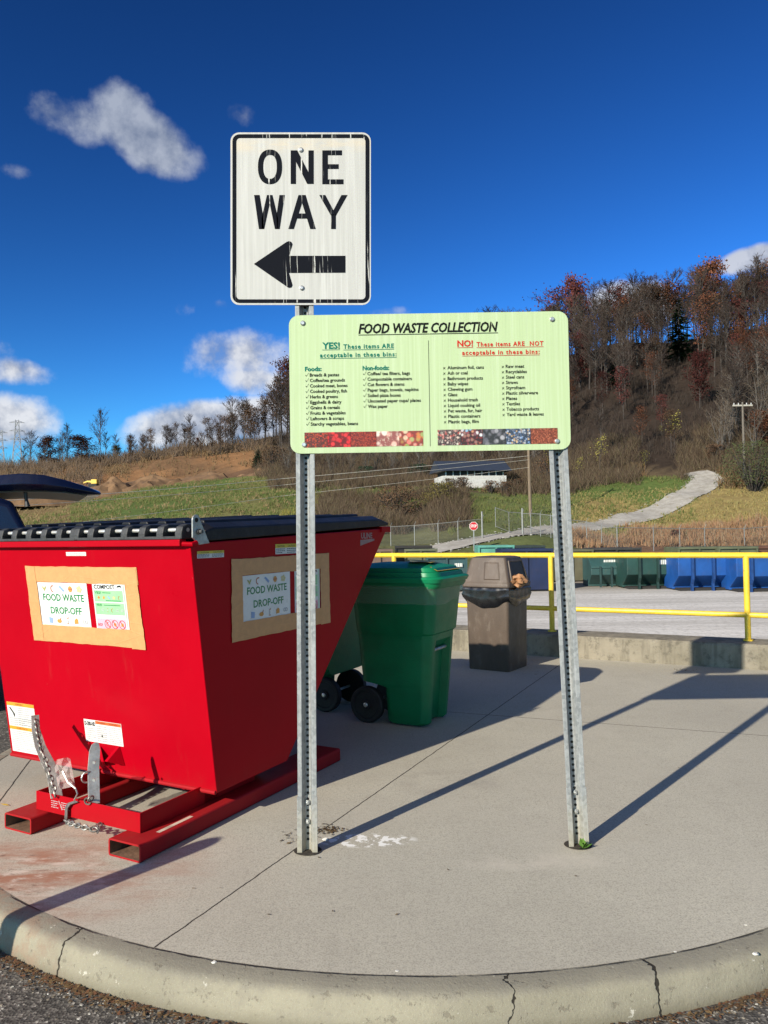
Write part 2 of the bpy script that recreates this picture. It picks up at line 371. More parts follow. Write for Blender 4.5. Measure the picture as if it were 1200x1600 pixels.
def m_gravel():
    mt, t, b = base_mat('pale_crushed_gravel'); p = wcoord(t)
    n1 = nz(t, scalev(t, p, (.12, .9, 1)), .9, 8, .72); n2 = nz(t, p, 6, 6, .7); n3 = nz(t, p, 28, 4, .75)
    c = mixc(t, sstep(t, n1, .35, .65), (.50, .475, .43), (.72, .69, .64))
    c = mixc(t, mth(t, 'MULTIPLY', sstep(t, n2, .45, .68), .6), c, (.30, .28, .25))
    c = mixc(t, mth(t, 'MULTIPLY', sstep(t, n3, .5, .7), .4), c, (.28, .27, .25))
    Y = nd(t, 'ShaderNodeSeparateXYZ', Vector=p).outputs[1]
    far = mth(t, 'MULTIPLY', sstep(t, mth(t, 'ADD', Y, mth(t, 'MULTIPLY', n1, 8.)), 38., 44.), .75)
    c = mixc(t, far, c, (.15, .115, .08))
    setb(t, b, Base_Color=c, Roughness=.95); b.inputs['Specular IOR Level'].default_value = .15
    setb(t, b, Normal=bumpn(t, n3, .3, .004)); return mt
CONC = m_concrete(); KERB = m_kerb(); ASPH = m_asphalt(); GRAV = m_gravel()

def wall_pt(t, n=0): return WL0 + WD * t + WN * n
def platform_outline(r):
    pts = []
    a0, a1 = 180, 315
    lx = PC.x - r
    far = wall_pt(0, .35)
    # start far left along the wall, come down the left side, round the nose, out to the right
    tl = (lx - WL0.x) / WD.x
    pL = wall_pt(tl, .17); pts.append((lx, pL.y))
    for k in range(61):
        a = R(a0 + (a1 - a0) * k / 60); pts.append((PC.x + r * math.cos(a), PC.y + r * math.sin(a)))
    a = R(a1); q = Vector((PC.x + r * math.cos(a), PC.y + r * math.sin(a), 0)); tv = Vector((-math.sin(a), math.cos(a), 0))
    w3 = wall_pt(0, .17); k = (w3 - q).dot(WN) / tv.dot(WN); pts.append(tuple(q + tv * k)[:2])
    return pts
inner = platform_outline(PR)
mb = MB(); mb.prism([(x, y, -.3) for x, y in inner], [(x, y, 0) for x, y in inner])
tag(mb.build('pavement', CONC), kind='structure')
# rounded kerb swept round the nose
prof = [(0.001, -.3), (0.001, .0006), (.03, .0002), (.070, -.004), (.086, -.009), (.097, -.018), (.104, -.030), (.114, -.062), (.126, -.12), (.131, -.3)]
mb = MB(); lines = [platform_outline(PR + d) for d, z in prof]
loops = [[(lines[j][i][0], lines[j][i][1], prof[j][1]) for j in range(len(prof))] for i in range(len(inner))]
mb.loft(loops, 0, True, True)
tag(mb.build('kerb', KERB, smooth=True, angle=50), kind='structure')
# road sheet on the near side of the wall line
mb = MB()
a = wall_pt(-400, 0); b_ = wall_pt(400, 0)
mb.add([tuple(a)[:2] + (-.11,), tuple(b_)[:2] + (-.11,), (500, -600, -.11), (-500, -600, -.11)], [(0, 3, 2, 1)])
road = tag(mb.build('road', ASPH), kind='structure')

COLS = {
 -500: [(46, None), (60, 850), (80, 815), (110, 785), (130, 755), (155, 740), (240, 760), (600, 800)],
 0: [(46, None), (60, 850), (80, 818), (110, 788), (130, 752), (155, 731), (240, 748), (600, 800)],
 150: [(46, None), (60, 850), (75, 815), (108, 774), (122, 762), (150, 724), (240, 742), (600, 800)],
 300: [(46, None), (60, 850), (75, 800), (110, 755), (125, 742), (150, 704), (240, 722), (600, 790)],
 440: [(46, None), (60, 850), (70, 812), (105, 748), (115, 737), (170, 680), (260, 690), (600, 780)],
 600: [(46, None), (62, 855), (68, 832), (80, 796), (105, 752), (120, 735), (195, 640), (280, 660), (600, 780)],
 800: [(44, None), (58, 846), (64, 836), (75, 802), (88, 772), (115, 722), (195, 570), (280, 600), (600, 760)],
 1000: [(42, None), (58, 862), (68, 824), (76, 800), (90, 753), (96, 748), (185, 535), (270, 580), (600, 740)],
 1200: [(42, None), (58, 864), (66, 824), (80, 770), (88, 750), (170, 512), (260, 560), (600, 720)],
 1800: [(40, None), (58, 850), (66, 820), (80, 760), (88, 740), (165, 460), (260, 520), (600, 700)],
}
CK = sorted(COLS); CZ = {}
for k in CK: CZ[k] = [(6., -1.5)] + [(D, -1.5 if y is None else P(k, y, D).z) for D, y in COLS[k]]
def colz(k, D):
    L = CZ[k]
    if D <= L[0][0]: return L[0][1]
    for (d0, z0), (d1, z1) in zip(L, L[1:]):
        if D <= d1: return z0 + (z1 - z0) * (D - d0) / (d1 - d0)
    return L[-1][1]
def zt(X, D):
    px = 600 + 1200 * X / max(D, 1)
    px = min(max(px, CK[0]), CK[-1])
    for k0, k1 in zip(CK, CK[1:]):
        if px <= k1:
            f = (px - k0) / (k1 - k0); f = f * f * (3 - 2 * f) if k0 >= 0 else f
            z = colz(k0, D) * (1 - f) + colz(k1, D) * f; break
    if D > 44:
        amp = min(1, (D - 44) / 30)
        z += amp * (noise.noise(Vector((X * .06, D * .06, 0))) * .9 + noise.noise(Vector((X * .2, D * .2, 3))) * .35)
    return z
def at(px, D):                                  # ground point in that direction
    X = (px - 600) / 1200 * D; X += cr.z * 0
    return Vector((X, D, zt(X, D)))

def m_hill():
    mt, t, b = base_mat('autumn_hillside_ground'); p = wcoord(t)
    vc = nd(t, 'ShaderNodeVertexColor', {'layer_name': 'zone'})
    n1 = nz(t, p, .25, 6, .65); n2 = nz(t, p, 1.3, 7, .7); n3 = nz(t, p, 6, 4, .7)
    c = mixc(t, sstep(t, n1, .35, .65), vc.outputs[0], nd(t, 'ShaderNodeHueSaturation', Value=1.35, Color=vc.outputs[0]).outputs[0])
    c = mixc(t, mth(t, 'MULTIPLY', sstep(t, n2, .45, .7), .6), c, nd(t, 'ShaderNodeHueSaturation', Value=.6, Color=vc.outputs[0]).outputs[0])
    c = mixc(t, mth(t, 'MULTIPLY', sstep(t, n3, .45, .75), .45), c, nd(t, 'ShaderNodeHueSaturation', Value=1.7, Saturation=.9, Color=vc.outputs[0]).outputs[0])
    setb(t, b, Base_Color=c, Roughness=.95); b.inputs['Specular IOR Level'].default_value = .1
    setb(t, b, Normal=bumpn(t, n2, .6, .25)); return mt
GREEN = (.075, .105, .028); OLIVE = (.13, .125, .045); TAN = (.17, .108, .055); GOLD = (.22, .165, .065); RUSTG = (.17, .095, .055); DIRT = (.115, .066, .038); LITTER = (.030, .0215, .0165); BRUSH = (.085, .062, .038); GRV = (.30, .285, .25)  # LITTER is darkened: the wooded hill's shade is put into it
def zone(px, D, z):
    n = noise.noise(Vector((px * .006, D * .05, 1))); y_ = D + n * 6
    if D < 46 + n * 2: return (.16, .125, .09)
    if px < 480:
        if px < 130 - (y_ - 90) * 1.5 and y_ > 70: return (.15, .105, .05)
        if y_ < 76: return OLIVE
        if y_ < 106 - max(0, (120 - px)) * .12: return GREEN if n > -.25 else OLIVE
        if y_ < 124: return DIRT
        if 90 < px < 415 and y_ < 150: return (.205, .108, .05) if n > -.12 else (.14, .08, .042)
        if y_ < 160: return TAN if px < 420 else BRUSH
        return BRUSH
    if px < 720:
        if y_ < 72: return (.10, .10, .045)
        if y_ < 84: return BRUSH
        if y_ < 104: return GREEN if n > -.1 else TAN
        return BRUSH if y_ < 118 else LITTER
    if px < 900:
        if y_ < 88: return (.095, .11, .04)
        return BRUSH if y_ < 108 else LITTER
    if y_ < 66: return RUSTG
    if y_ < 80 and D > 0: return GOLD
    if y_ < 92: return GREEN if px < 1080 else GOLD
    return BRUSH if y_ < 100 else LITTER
Ds = [6, 10, 15, 20, 26, 32, 38, 42, 44] + [46 + i * 1.4 for i in range(60)] + [130 + i * 4 for i in range(20)] + [215, 230, 260, 300, 380, 480, 600, 900]
Ss = [-3 + .25 * i for i in range(9)] + [-.75 + .0166 * i for i in range(98)] + [.9 + .25 * i for i in range(9)]
vs = []; cols = []
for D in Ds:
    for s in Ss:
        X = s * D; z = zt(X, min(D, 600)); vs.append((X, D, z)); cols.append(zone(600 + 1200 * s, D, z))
W_ = len(Ss); split = [i for i, D in enumerate(Ds) if D >= 44][0]
def sheet(i0, i1, name, mat):
    me = bpy.data.meshes.new(name); me.from_pydata(vs[i0 * W_:(i1 + 1) * W_], [], [((i - i0) * W_ + j, (i - i0) * W_ + j + 1, (i - i0 + 1) * W_ + j + 1, (i - i0 + 1) * W_ + j) for i in range(i0, i1) for j in range(W_ - 1)])
    ca = me.color_attributes.new('zone', 'FLOAT_COLOR', 'POINT'); ca.data.foreach_set('color', [x for c in cols[i0 * W_:(i1 + 1) * W_] for x in (*c, 1)])
    me.polygons.foreach_set('use_smooth', [True] * len(me.polygons)); me.materials.append(mat)
    return tag(link(bpy.data.objects.new(name, me)), kind='structure')
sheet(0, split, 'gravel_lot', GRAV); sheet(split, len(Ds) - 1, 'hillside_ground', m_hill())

# gravel track up the hill
def m_track():
    mt, t, b = base_mat('pale_track_gravel'); p = wcoord(t)
    n2 = nz(t, p, 1.4, 7, .7); n3 = nz(t, p, 7, 4, .75)
    c = mixc(t, sstep(t, n2, .35, .7), (.40, .375, .335), (.26, .235, .20)); c = mixc(t, mth(t, 'MULTIPLY', sstep(t, n3, .5, .72), .5), c, (.17, .155, .13))
    setb(t, b, Base_Color=c, Roughness=.95); return mt
tp = [(520, 54, 4.2), (620, 55.5, 3.6), (700, 58.5, 3.4), (760, 61, 3.2), (815, 63, 3.1), (870, 65.5, 3.0), (930, 69, 3.0), (1000, 74.5, 3.1), (1060, 80, 3.2), (1098, 85.5, 3.3), (1112, 88.5, 3.2), (1096, 90.8, 2.8), (1066, 92, 2.5)]
mb = MB(); ctr = []
for (p0, D0, w0), (p1, D1, w1) in zip(tp, tp[1:]):
    for k in range(8): f = k / 8; ctr.append((at(p0 + (p1 - p0) * f, D0 + (D1 - D0) * f), w0 + (w1 - w0) * f))
loops = []
for i, (c_, w_) in enumerate(ctr):
    d = (ctr[min(i + 1, len(ctr) - 1)][0] - ctr[max(i - 1, 0)][0]); d.z = 0; d.normalize(); nrm = Vector((-d.y, d.x, 0))
    row = []
    for k in range(9):
        q = c_ + nrm * (w_ / 2) * (k / 4 - 1) * (1 + .16 * noise.noise(Vector((i * .55, (k > 4) * 7., 2)))); row.append((q.x, q.y, zt(q.x, q.y) + .09))
    loops.append(row)
fs = [(i * 9 + j, i * 9 + j + 1, (i + 1) * 9 + j + 1, (i + 1) * 9 + j) for i in range(len(loops) - 1) for j in range(8)]
mb.add([q for l in loops for q in l], fs); tag(mb.build('gravel_track', m_track(), smooth=True), kind='structure')

# low retaining wall along the platform edge
def m_wall():
    mt, t, b = base_mat('weathered_wall_concrete'); p = wcoord(t)
    n1 = nz(t, p, 2.2, 7, .65); n2 = nz(t, p, 12, 7, .7); n3 = nz(t, p, 150, 3, .7); ns = nz(t, scalev(t, p, (9, 9, 1.2)), 1.0, 5, .6)
    c = mixc(t, sstep(t, n1, .3, .7), (.165, .145, .105), (.27, .24, .185)); c = mixc(t, mth(t, 'MULTIPLY', sstep(t, ns, .46, .66), .65), c, (.095, .083, .062))
    c = mixc(t, mth(t, 'MULTIPLY', sstep(t, n2, .50, .66), .6), c, (.075, .066, .05)); c = mixc(t, mth(t, 'MULTIPLY', sstep(t, n3, .52, .75), .35), c, (.12, .10, .08))
    setb(t, b, Base_Color=c, Roughness=.92, Normal=bumpn(t, mth(t, 'ADD', n2, mth(t, 'MULTIPLY', n3, .4)), .5, .008)); return mt
w0 = thing('retaining_wall', 'low weathered concrete wall under the yellow guard rail', 'wall', wall_pt(0), math.atan2(WD.y, WD.x))
mb = MB(); n_ = 60; loops = []
for i in range(n_ + 1):
    x = -17 + 24 * i / n_; j = lambda k: .006 * noise.noise(Vector((x * 1.7, k, 5)))
    loops.append([(x, -.255 + j(0), -1.6), (x, -.255 + j(0), .225 + j(1)), (x, -.235 + j(0), .245 + j(1)), (x, .165, .25 + j(2)), (x, .185, .235), (x, .185, -1.6)])
mb.loft(loops); mb.build('wall_body', m_wall(), w0, smooth=True, angle=25)
w0.name = 'retaining_wall'

# yellow guard rail
YEL = pm('yellow_rail_paint', (.74, .49, .035), .42, 0, .10, 9, .15, 60, dirt=(.32, .22, .06), dirt_amt=.35)
gr = thing('guard_rail', 'yellow painted pipe guard rail along the low concrete wall', 'railing', wall_pt(0, 0), math.atan2(WD.y, WD.x))
mb = MB(); mb.tube([(-12.2, 0, 1.118), (6.2, 0, 1.118)], .030, 12); mb.build('top_rail', YEL, gr, smooth=True)
mb = MB(); mb.tube([(-12.2, 0, .51), (6.2, 0, .51)], .028, 12); mb.build('mid_rail', YEL, gr, smooth=True)
for k in range(-6, 4):
    mb = MB(); x = k * 2.03; mb.tube([(x, 0, .245), (x, 0, 1.11)], .030, 12); mb.tube([(x, 0, .249), (x, 0, .262)], .05, 12); mb.ring((x, 0, .51), (0, 0, 1), .029, .006, 12)
    mb.build('rail_post', YEL, gr, smooth=True)

# ------------------------------------------------------------------ sign posts and signs
def m_galv():
    mt, t, b = base_mat('galvanised_steel'); c = ocoord(t)
    v = nd(t, 'ShaderNodeTexVoronoi', Vector=c, Scale=70.0); sc = nd(t, 'ShaderNodeSeparateColor', Color=v.outputs['Color'])
    n1 = nz(t, scalev(t, c, (30, 30, 3)), 1., 5, .6); n2 = nz(t, c, 9, 7, .7)
    k = mixc(t, sc.outputs[0], (.20, .21, .213), (.31, .32, .32)); k = mixc(t, mth(t, 'MULTIPLY', sstep(t, n1, .48, .66), .5), k, (.42, .43, .42))
    z = nd(t, 'ShaderNodeSeparateXYZ', Vector=c).outputs[2]
    rst = mth(t, 'MULTIPLY', sstep(t, mth(t, 'ADD', z, mth(t, 'MULTIPLY', n2, .5)), .55, .15), .55); k = mixc(t, rst, k, (.40, .34, .22))
    setb(t, b, Base_Color=k, Metallic=.12, Roughness=mth(t, 'MULTIPLY_ADD', sc.outputs[1], .2, .42)); setb(t, b, Normal=bumpn(t, n2, .15, .002)); return mt
GALV = m_galv(); DARKHOLE = flat('dark_hole', (.012, .011, .010), .9); STEEL = pm('bright_bolt_steel', (.55, .55, .53), .38, .8, .2, 30)
DP = .034
def channel_loop(wid, dep, fl, th):
    w2 = wid / 2; wb = .0105
    o_ = [(-w2, 0), (-w2 + fl, 0), (-wb, dep), (wb, dep), (w2 - fl, 0), (w2, 0)]
    i_ = [(w2, th), (w2 - fl + .004, th), (wb + .004, dep + th), (-wb - .004, dep + th), (-w2 + fl - .004, th), (-w2, th)]
    return o_ + i_
def sign_post(base, top, label, stub_top, zoff=.02):
    t = thing('sign_post', label, 'sign post', base, 0, 'galvanised sign posts')
    base = Vector(base); top = Vector(top); d = top - base
    lp = channel_loop(.084, DP, .0190, .004)
    mb = MB(); k = d.x / d.z; ky = d.y / d.z
    mb.loft([[(x + k * z, y + ky * z, z) for x, y in lp] for z in (-.05, d.z)]); mb.build('channel', GALV, t, bevel=.0012)
    mb = MB(); ls = channel_loop(.090, DP, .0215, .0045)
    mb.loft([[(x + k * z, y - .0052 + ky * z, z) for x, y in ls] for z in (-.05, stub_top)]); mb.build('base_stub', GALV, t, bevel=.0012)
    # punched holes down the web: dark discs lying in the web
    mb = MB(); z = .05
    while z < d.z - .02:
        r = .0062 ; yw = DP - (.0062 if z < stub_top else .0010)
        n = 10; mb.add([(k * z + r * math.cos(2 * math.pi * i / n), yw + ky * z, z + r * math.sin(2 * math.pi * i / n)) for i in range(n)], [tuple(range(n))]); z += .0254
    mb.build('web_hole', DARKHOLE, t)
    for z in (stub_top - .03, stub_top - .115):
        mb = MB(); mb.tube([(k * z, DP - .005, z), (k * z, DP - .018, z)], .011, 6); mb.tube([(k * z, DP - .018, z), (k * z, DP - .026, z)], .006, 8); mb.build('bolt', STEEL, t, bevel=.001)
    return t
LPB = Vector((-.362, 3.432, 0)); RPB = Vector((.842, 3.448, 0))
sign_post(LPB, (-.338, 3.432, 3.17), 'tall galvanised channel post carrying both the arrow sign and the green board', .245)
sign_post(RPB, (.768, 3.432, 2.36), 'short galvanised channel post under the right end of the green board', .265)
# sockets in the slab
for q, nm in ((LPB, 'dark ring shaped gap around the left sign post foot'), (RPB, 'dirt filled ring gap around the right sign post foot')):
    mb = MB(); n = 24
    mb.add([(q.x + .062 * math.cos(2 * math.pi * i / n), q.y + .018 + .055 * math.sin(2 * math.pi * i / n), .004) for i in range(n)], [tuple(range(n))])
    tag(mb.build('post_socket', pm('socket_dirt', (.035, .028, .02), .95, 0, .5, 40)), nm, 'socket')

SD = 3.427                                        # sign face depth
def m_signface(name, col, streak_col, amt, sx=55., warm=None):
    mt, t, b = base_mat(name); c = ocoord(t)
    s1 = nz(t, scalev(t, c, (sx, 1, 1.3)), 1., 4, .6); n2 = nz(t, c, 4, 6, .6); n3 = nz(t, scalev(t, c, (130, 1, 2.5)), 1., 3, .6)
    k = mixc(t, mth(t, 'MULTIPLY', sstep(t, s1, .42, .70), amt), col, streak_col)
    k = mixc(t, mth(t, 'MULTIPLY', sstep(t, n3, .5, .7), amt * .5), k, tuple(x * .82 for x in col))
    k = mixc(t, mth(t, 'MULTIPLY', sstep(t, n2, .5, .75), .22), k, tuple(x * .85 for x in col))
    if warm:
        z = nd(t, 'ShaderNodeSeparateXYZ', Vector=c).outputs[2]
        dz = mth(t, 'ABSOLUTE', mth(t, 'SUBTRACT', z, warm[0]))
        k = mixc(t, mth(t, 'MULTIPLY', mth(t, 'MULTIPLY', sstep(t, dz, warm[1], 0.0), sstep(t, nz(t, scalev(t, c, (9, 1, 30)), 1., 5), .35, .6)), .55), k, (.56, .47, .34))
    setb(t, b, Base_Color=k, Roughness=.42); b.inputs['Specular IOR Level'].default_value = .4; return mt
def m_ink(name, col, streak=(.62, .61, .57), amt=1., lo=.60, hi=.66):
    mt, t, b = base_mat(name); c = ocoord(t)
    wv = nz(t, scalev(t, c, (3, 1, 4)), 1., 3); cx = nd(t, 'ShaderNodeVectorMath', {'operation': 'ADD'}, i0=c, i1=nd(t, 'ShaderNodeCombineXYZ', X=mth(t, 'MULTIPLY', wv, .03)).outputs[0]).outputs[0]
    s1 = nz(t, scalev(t, cx, (75, 1, 1.1)), 1., 4, .62); n2 = nz(t, c, 20, 5, .6)
    k = mixc(t, mth(t, 'MULTIPLY', mth(t, 'MULTIPLY', sstep(t, s1, lo, hi), sstep(t, n2, .34, .52)), amt), col, streak)
    n3 = nz(t, c, 90, 4, .6); k = mixc(t, mth(t, 'MULTIPLY', sstep(t, n3, .6, .75), .15), k, tuple(min(1, x * 2 + .015) for x in col))
    setb(t, b, Base_Color=k, Roughness=.7); b.inputs['Specular IOR Level'].default_value = .03; return mt

ow0 = P(470, 341, SD)
ow = thing('one_way_sign', 'white one way arrow sign with black border and streaks on the tall post', 'road sign', ow0)
def owz(x, y, h=0):                                # coordinates of my enlargement of the sign face
    p = P(340 + x / 4.615, 190 + y / 4.615, SD) - ow0; return Vector((p.x, -h, p.z))
def owl(pts, h): return [owz(x, y, h) for x, y in pts]
WHITE = m_signface('aged_reflective_white', (.425, .418, .392), (.505, .497, .47), .9, warm=(.335, .05)); EDGE = pm('aluminium_edge', (.6, .6, .58), .4, .7)
BLACK = m_ink('streaked_black_ink', (.008, .009, .013))
out = rrect(93, 1105, 78, 1322, 62)
mb = MB(); mb.prism(owl(out, 0), owl(out, -.003)); pan = mb.build('panel', WHITE, ow)
mb = MB(); a = owl(rrect(107, 1095, 92, 1308, 50), .0012); b_ = owl(rrect(135, 1066, 119, 1282, 26), .0012); mb.prism(a, b_, caps=False); mb.build('border', BLACK, ow)
mb = MB()
n = 40; sup = lambda cx, cy, rx, ry, e: [(cx + rx * math.copysign(abs(math.cos(t)) ** e, math.cos(t)), cy + ry * math.copysign(abs(math.sin(t)) ** e, math.sin(t))) for t in [2 * math.pi * i / n for i in range(n)]]
mb.prism(owl(sup(378, 327, 87, 125, .86), .0012), owl(sup(378, 327, 49, 86, .84), .0012), caps=False)
L = lambda *p: mb.add(owl(p, .0012), [tuple(range(len(p)))])
L((527, 208), (565, 208), (565, 450), (527, 450)); L((655, 208), (693, 208), (693, 450), (655, 450)); L((565, 208), (574, 208), (655, 365), (655, 450), (646, 450), (565, 290))
L((755, 208), (795, 208), (795, 452), (755, 452)); L((795, 208), (897, 208), (897, 243), (795, 243)); L((795, 308), (873, 308), (873, 342), (795, 342)); L((795, 417), (908, 417), (908, 452), (795, 452))
L((263, 530), (303, 530), (325, 662), (335, 775), (298, 775))
L((317, 700), (356, 530), (376, 530), (376, 592), (336, 775), (320, 775)); L((376, 530), (396, 530), (436, 700), (436, 775), (413, 775), (376, 592)); L((446, 530), (484, 530), (448, 775), (430, 775), (424, 680))
L((510, 775), (583, 530), (609, 530), (609, 588), (550, 775)); L((609, 530), (635, 530), (708, 775), (668, 775), (609, 588)); L((572, 700), (584, 663), (633, 663), (645, 700))
L((733, 530), (777, 530), (835, 640), (853, 670), (818, 680)); L((893, 530), (937, 530), (853, 680), (835, 640)); L((818, 670), (853, 670), (853, 775), (818, 775))
L((262, 1027), (497, 868), (515, 862), (532, 868), (541, 885), (515, 968), (515, 1092), (541, 1180), (534, 1196), (516, 1200), (503, 1194)); L((515, 968), (922, 968), (922, 1090), (515, 1092))
mb.build('lettering', BLACK, ow)
for x, y in ((600, 205), (607, 1200)):
    mb = MB(); c = owz(x, y); mb.tube([c + Vector((0, 0, 0)), c + Vector((0, -.004, 0)), c + Vector((0, -.007, 0))], [.011, .011, .006], 12); mb.build('bolt', STEEL, ow, smooth=True)

fs0 = P(670, 597, SD)
fsn = thing('collection_sign', 'pale green food waste collection board on two posts', 'notice board', fs0)
def fw(px, py, h=0): p = P(px, py, SD) - fs0; return Vector((p.x, -h, p.z))
FX0 = P(452.5, 600, SD).x - fs0.x; FX1 = P(889.5, 590, SD).x - fs0.x; FZ1 = P(670, 489.5, SD).z - fs0.z; FZ0 = P(672, 705.5, SD).z - fs0.z
LIME = m_signface('aged_lime_vinyl', (.405, .505, .28), (.465, .56, .35), .75, 60.)
mb = MB(); o_ = rrect(FX0, FX1, FZ0, FZ1, .045, 6); mb.prism([(x, 0, z) for x, z in o_], [(x, .003, z) for x, z in o_]); mb.build('panel', LIME, fsn)
f_ = lambda s, t, h: Vector((s, -h, t))
def lxz(px, py): v = fw(px, py); return v.x, v.z
INK = m_ink('black_vinyl', (.012, .013, .012), (.45, .52, .33), .8, .66, .70); GRN = m_ink('teal_green_vinyl', (.004, .145, .105), (.45, .55, .35), .8, .66, .70); RED = m_ink('red_vinyl', (.46, .025, .02), (.5, .55, .35), .6, .68, .72)
def line(mb, s, px0, py, px1, cap, mi=0, **kw):
    x0, z = lxz(px0, py); x1, z1 = lxz(px1, py - .016 * (px1 - px0)); put_text(mb, f_, s, x0, z, width=x1 - x0, cap=cap * SD / 1200, mi=mi, **kw)
mb = MB()
line(mb, 'FOOD WASTE COLLECTION', 560, 521, 778, 14.5, shear=.22, offset=.03, under=(.006, .003))
foods = ['Breads & pastas', 'Coffee/tea grounds', 'Cooked meat, bones', 'Cooked poultry, fish', 'Herbs & greens', 'Eggshells & dairy', 'Grains & cereals', 'Fruits & vegetables', 'Leftovers & scraps', 'Starchy vegetables, beans']
fend = [530, 539, 543, 542, 528, 533.5, 531, 540, 537.5, 559.5]
def tick(px, py):
    x, z = lxz(px, py); mb.add([f_(x + a, z + c, .0015) for a, c in ((0, .007), (.003, .0075), (.0055, .004), (.0045, 0))], [(0, 1, 2, 3)]); mb.add([f_(x + a, z + c, .0015) for a, c in ((.0045, 0), (.006, .001), (.0155, .0165), (.014, .0165))], [(0, 1, 2, 3)])
for i, s in enumerate(foods):
    y = 588.5 + i * 8.52; x = 484 + i * .16
    line(mb, s, x, y, fend[i], 5.0, offset=.018); tick(477 + i * .16, y)
nf = ['Coffee/ tea filters, bags', 'Compostable containers', 'Cut flowers & stems', 'Paper bags, towels, napkins', 'Soiled pizza boxes', 'Uncoated paper cups/ plates', 'Wax paper']
ne = [640.5, 643.5, 632, 654, 626, 657.5, 606]
for i, s in enumerate(nf):
    y = 586.5 + i * 8.52; x = 574 + i * .16
    line(mb, s, x, y, ne[i], 5.0, offset=.018); tick(567 + i * .16, y)
no1 = ['Aluminum foil, cans', 'Ash or coal', 'Bathroom products', 'Baby wipes', 'Chewing gum', 'Glass', 'Household trash', 'Liquid cooking oil', 'Pet waste, fur, hair', 'Plastic containers', 'Plastic bags, film']
n1e = [756, 730.5, 754.5, 731.5, 738, 714.5, 746.5, 750, 753.5, 750.5, 748]
for i, s in enumerate(no1):
    y = 577 + i * 8.45; x = 699 + i * .14
    line(mb, s, x, y, n1e[i], 5.0, offset=.018); line(mb, 'x', 692 + i * .14, y, 696 + i * .14, 5.0)
no2 = ['Raw meat', 'Recyclables', 'Steel cans', 'Straws', 'Styrofoam', 'Plastic silverware', 'Plates', 'Textiles', 'Tobacco products', 'Yard waste & leaves']
n2e = [819, 823, 819, 809, 820.5, 840.5, 808, 812.5, 842, 849.5]
for i, s in enumerate(no2):
    y = 575 + i * 8.35; x = 790 + i * .14
    line(mb, s, x, y, n2e[i], 5.0, offset=.018); line(mb, 'x', 783.5 + i * .14, y, 787.5 + i * .14, 5.0)
a_ = lxz(669, 532); c_ = lxz(672.5, 697); mb.add([f_(a_[0], a_[1], .0012), f_(a_[0] + .0018, a_[1], .0012), f_(a_[0] + .0018, c_[1], .0012), f_(a_[0], c_[1], .0012)], [(0, 1, 2, 3)])
mb.build('black_lettering', INK, fsn)
mb = MB()
line(mb, 'YES!', 503.5, 545, 531, 9.5, offset=.03, under=(.0045, .002)); line(mb, 'These items ARE', 536.5, 545, 615.5, 6.8, offset=.026, space=1.2, under=(.0045, .002)); x0, z0 = lxz(530, 545)
line(mb, 'acceptable in these bins:', 500, 558.5, 619.5, 6.6, offset=.026, space=1.2, under=(.0045, .002))
line(mb, 'Foods:', 476.5, 580, 502.5, 6.6, offset=.035); line(mb, 'Non-foods:', 566.5, 578.5, 608, 6.6, offset=.035)
mb.build('green_lettering', GRN, fsn)
mb = MB()
line(mb, 'NO!', 714.5, 541.5, 739, 9.3, offset=.03, under=(.0045, .002)); line(mb, 'These items ARE  NOT', 744.5, 541.5, 849, 6.8, offset=.026, space=1.2, under=(.0045, .002))
line(mb, 'acceptable in these bins:', 722, 554.5, 843, 6.6, offset=.026, space=1.2, under=(.0045, .002))
mb.build('red_lettering', RED, fsn)
def m_photo(name, cols, scale, gap=None):
    mt, t, b = base_mat(name); c = ocoord(t); v = nd(t, 'ShaderNodeTexVoronoi', Vector=scalev(t, c, (1, 0, 1)), Scale=float(scale)); s = nd(t, 'ShaderNodeSeparateColor', Color=v.outputs['Color'])
    rp = t.nodes.new('ShaderNodeValToRGB'); e = rp.color_ramp.elements; e[0].color = (*cols[0], 1); e[1].color = (*cols[-1], 1)
    for i in range(1, len(cols) - 1): q = e.new(i / (len(cols) - 1)); q.color = (*cols[i], 1)
    t.links.new(s.outputs[0], rp.inputs[0])
    k = rp.outputs[0]
    if gap: k = mixc(t, sstep(t, v.outputs['Distance'], .28, .62), k, gap)
    n = nz(t, c, scale * 2, 4, .6); k = mixc(t, mth(t, 'MULTIPLY', sstep(t, n, .5, .7), .4), k, tuple(min(1, x * 1.7) for x in cols[0]))
    setb(t, b, Base_Color=k, Roughness=.4); return mt
def strip(px0, px1, py0, py1, mat, name='food_photo'):
    mbp = MB(); a = lxz(px0, py1 - .016 * (px0 - 475)); b2 = lxz(px1, py0 - .016 * (px1 - 475)); quad(mbp, f_, a[0], b2[0], a[1], b2[1], .0012); return mbp.build(name, mat, fsn)
strip(476, 512, 676, 699.5, m_photo('photo_cherries', [(.42, .03, .015), (.35, .06, .01), (.08, .02, .01), (.5, .05, .02)], 115, (.06, .015, .01)))
strip(512, 548, 676, 699.5, m_photo('photo_tomatoes', [(.5, .012, .015), (.6, .03, .03), (.22, .008, .01)], 52, (.12, .005, .005)))
strip(548, 588, 676, 699.5, m_photo('photo_beans', [(.33, .035, .015), (.42, .06, .025), (.15, .015, .01)], 230, (.1, .01, .008)))
strip(588, 624, 676, 699.5, m_photo('photo_onions', [(.75, .55, .42), (.7, .35, .3), (.8, .7, .6), (.4, .12, .1)], 36, (.25, .08, .07)))
strip(624, 661, 676, 699.5, m_photo('photo_salad', [(.55, .05, .03), (.7, .5, .4), (.25, .3, .08), (.6, .15, .05)], 42, (.2, .04, .03)))
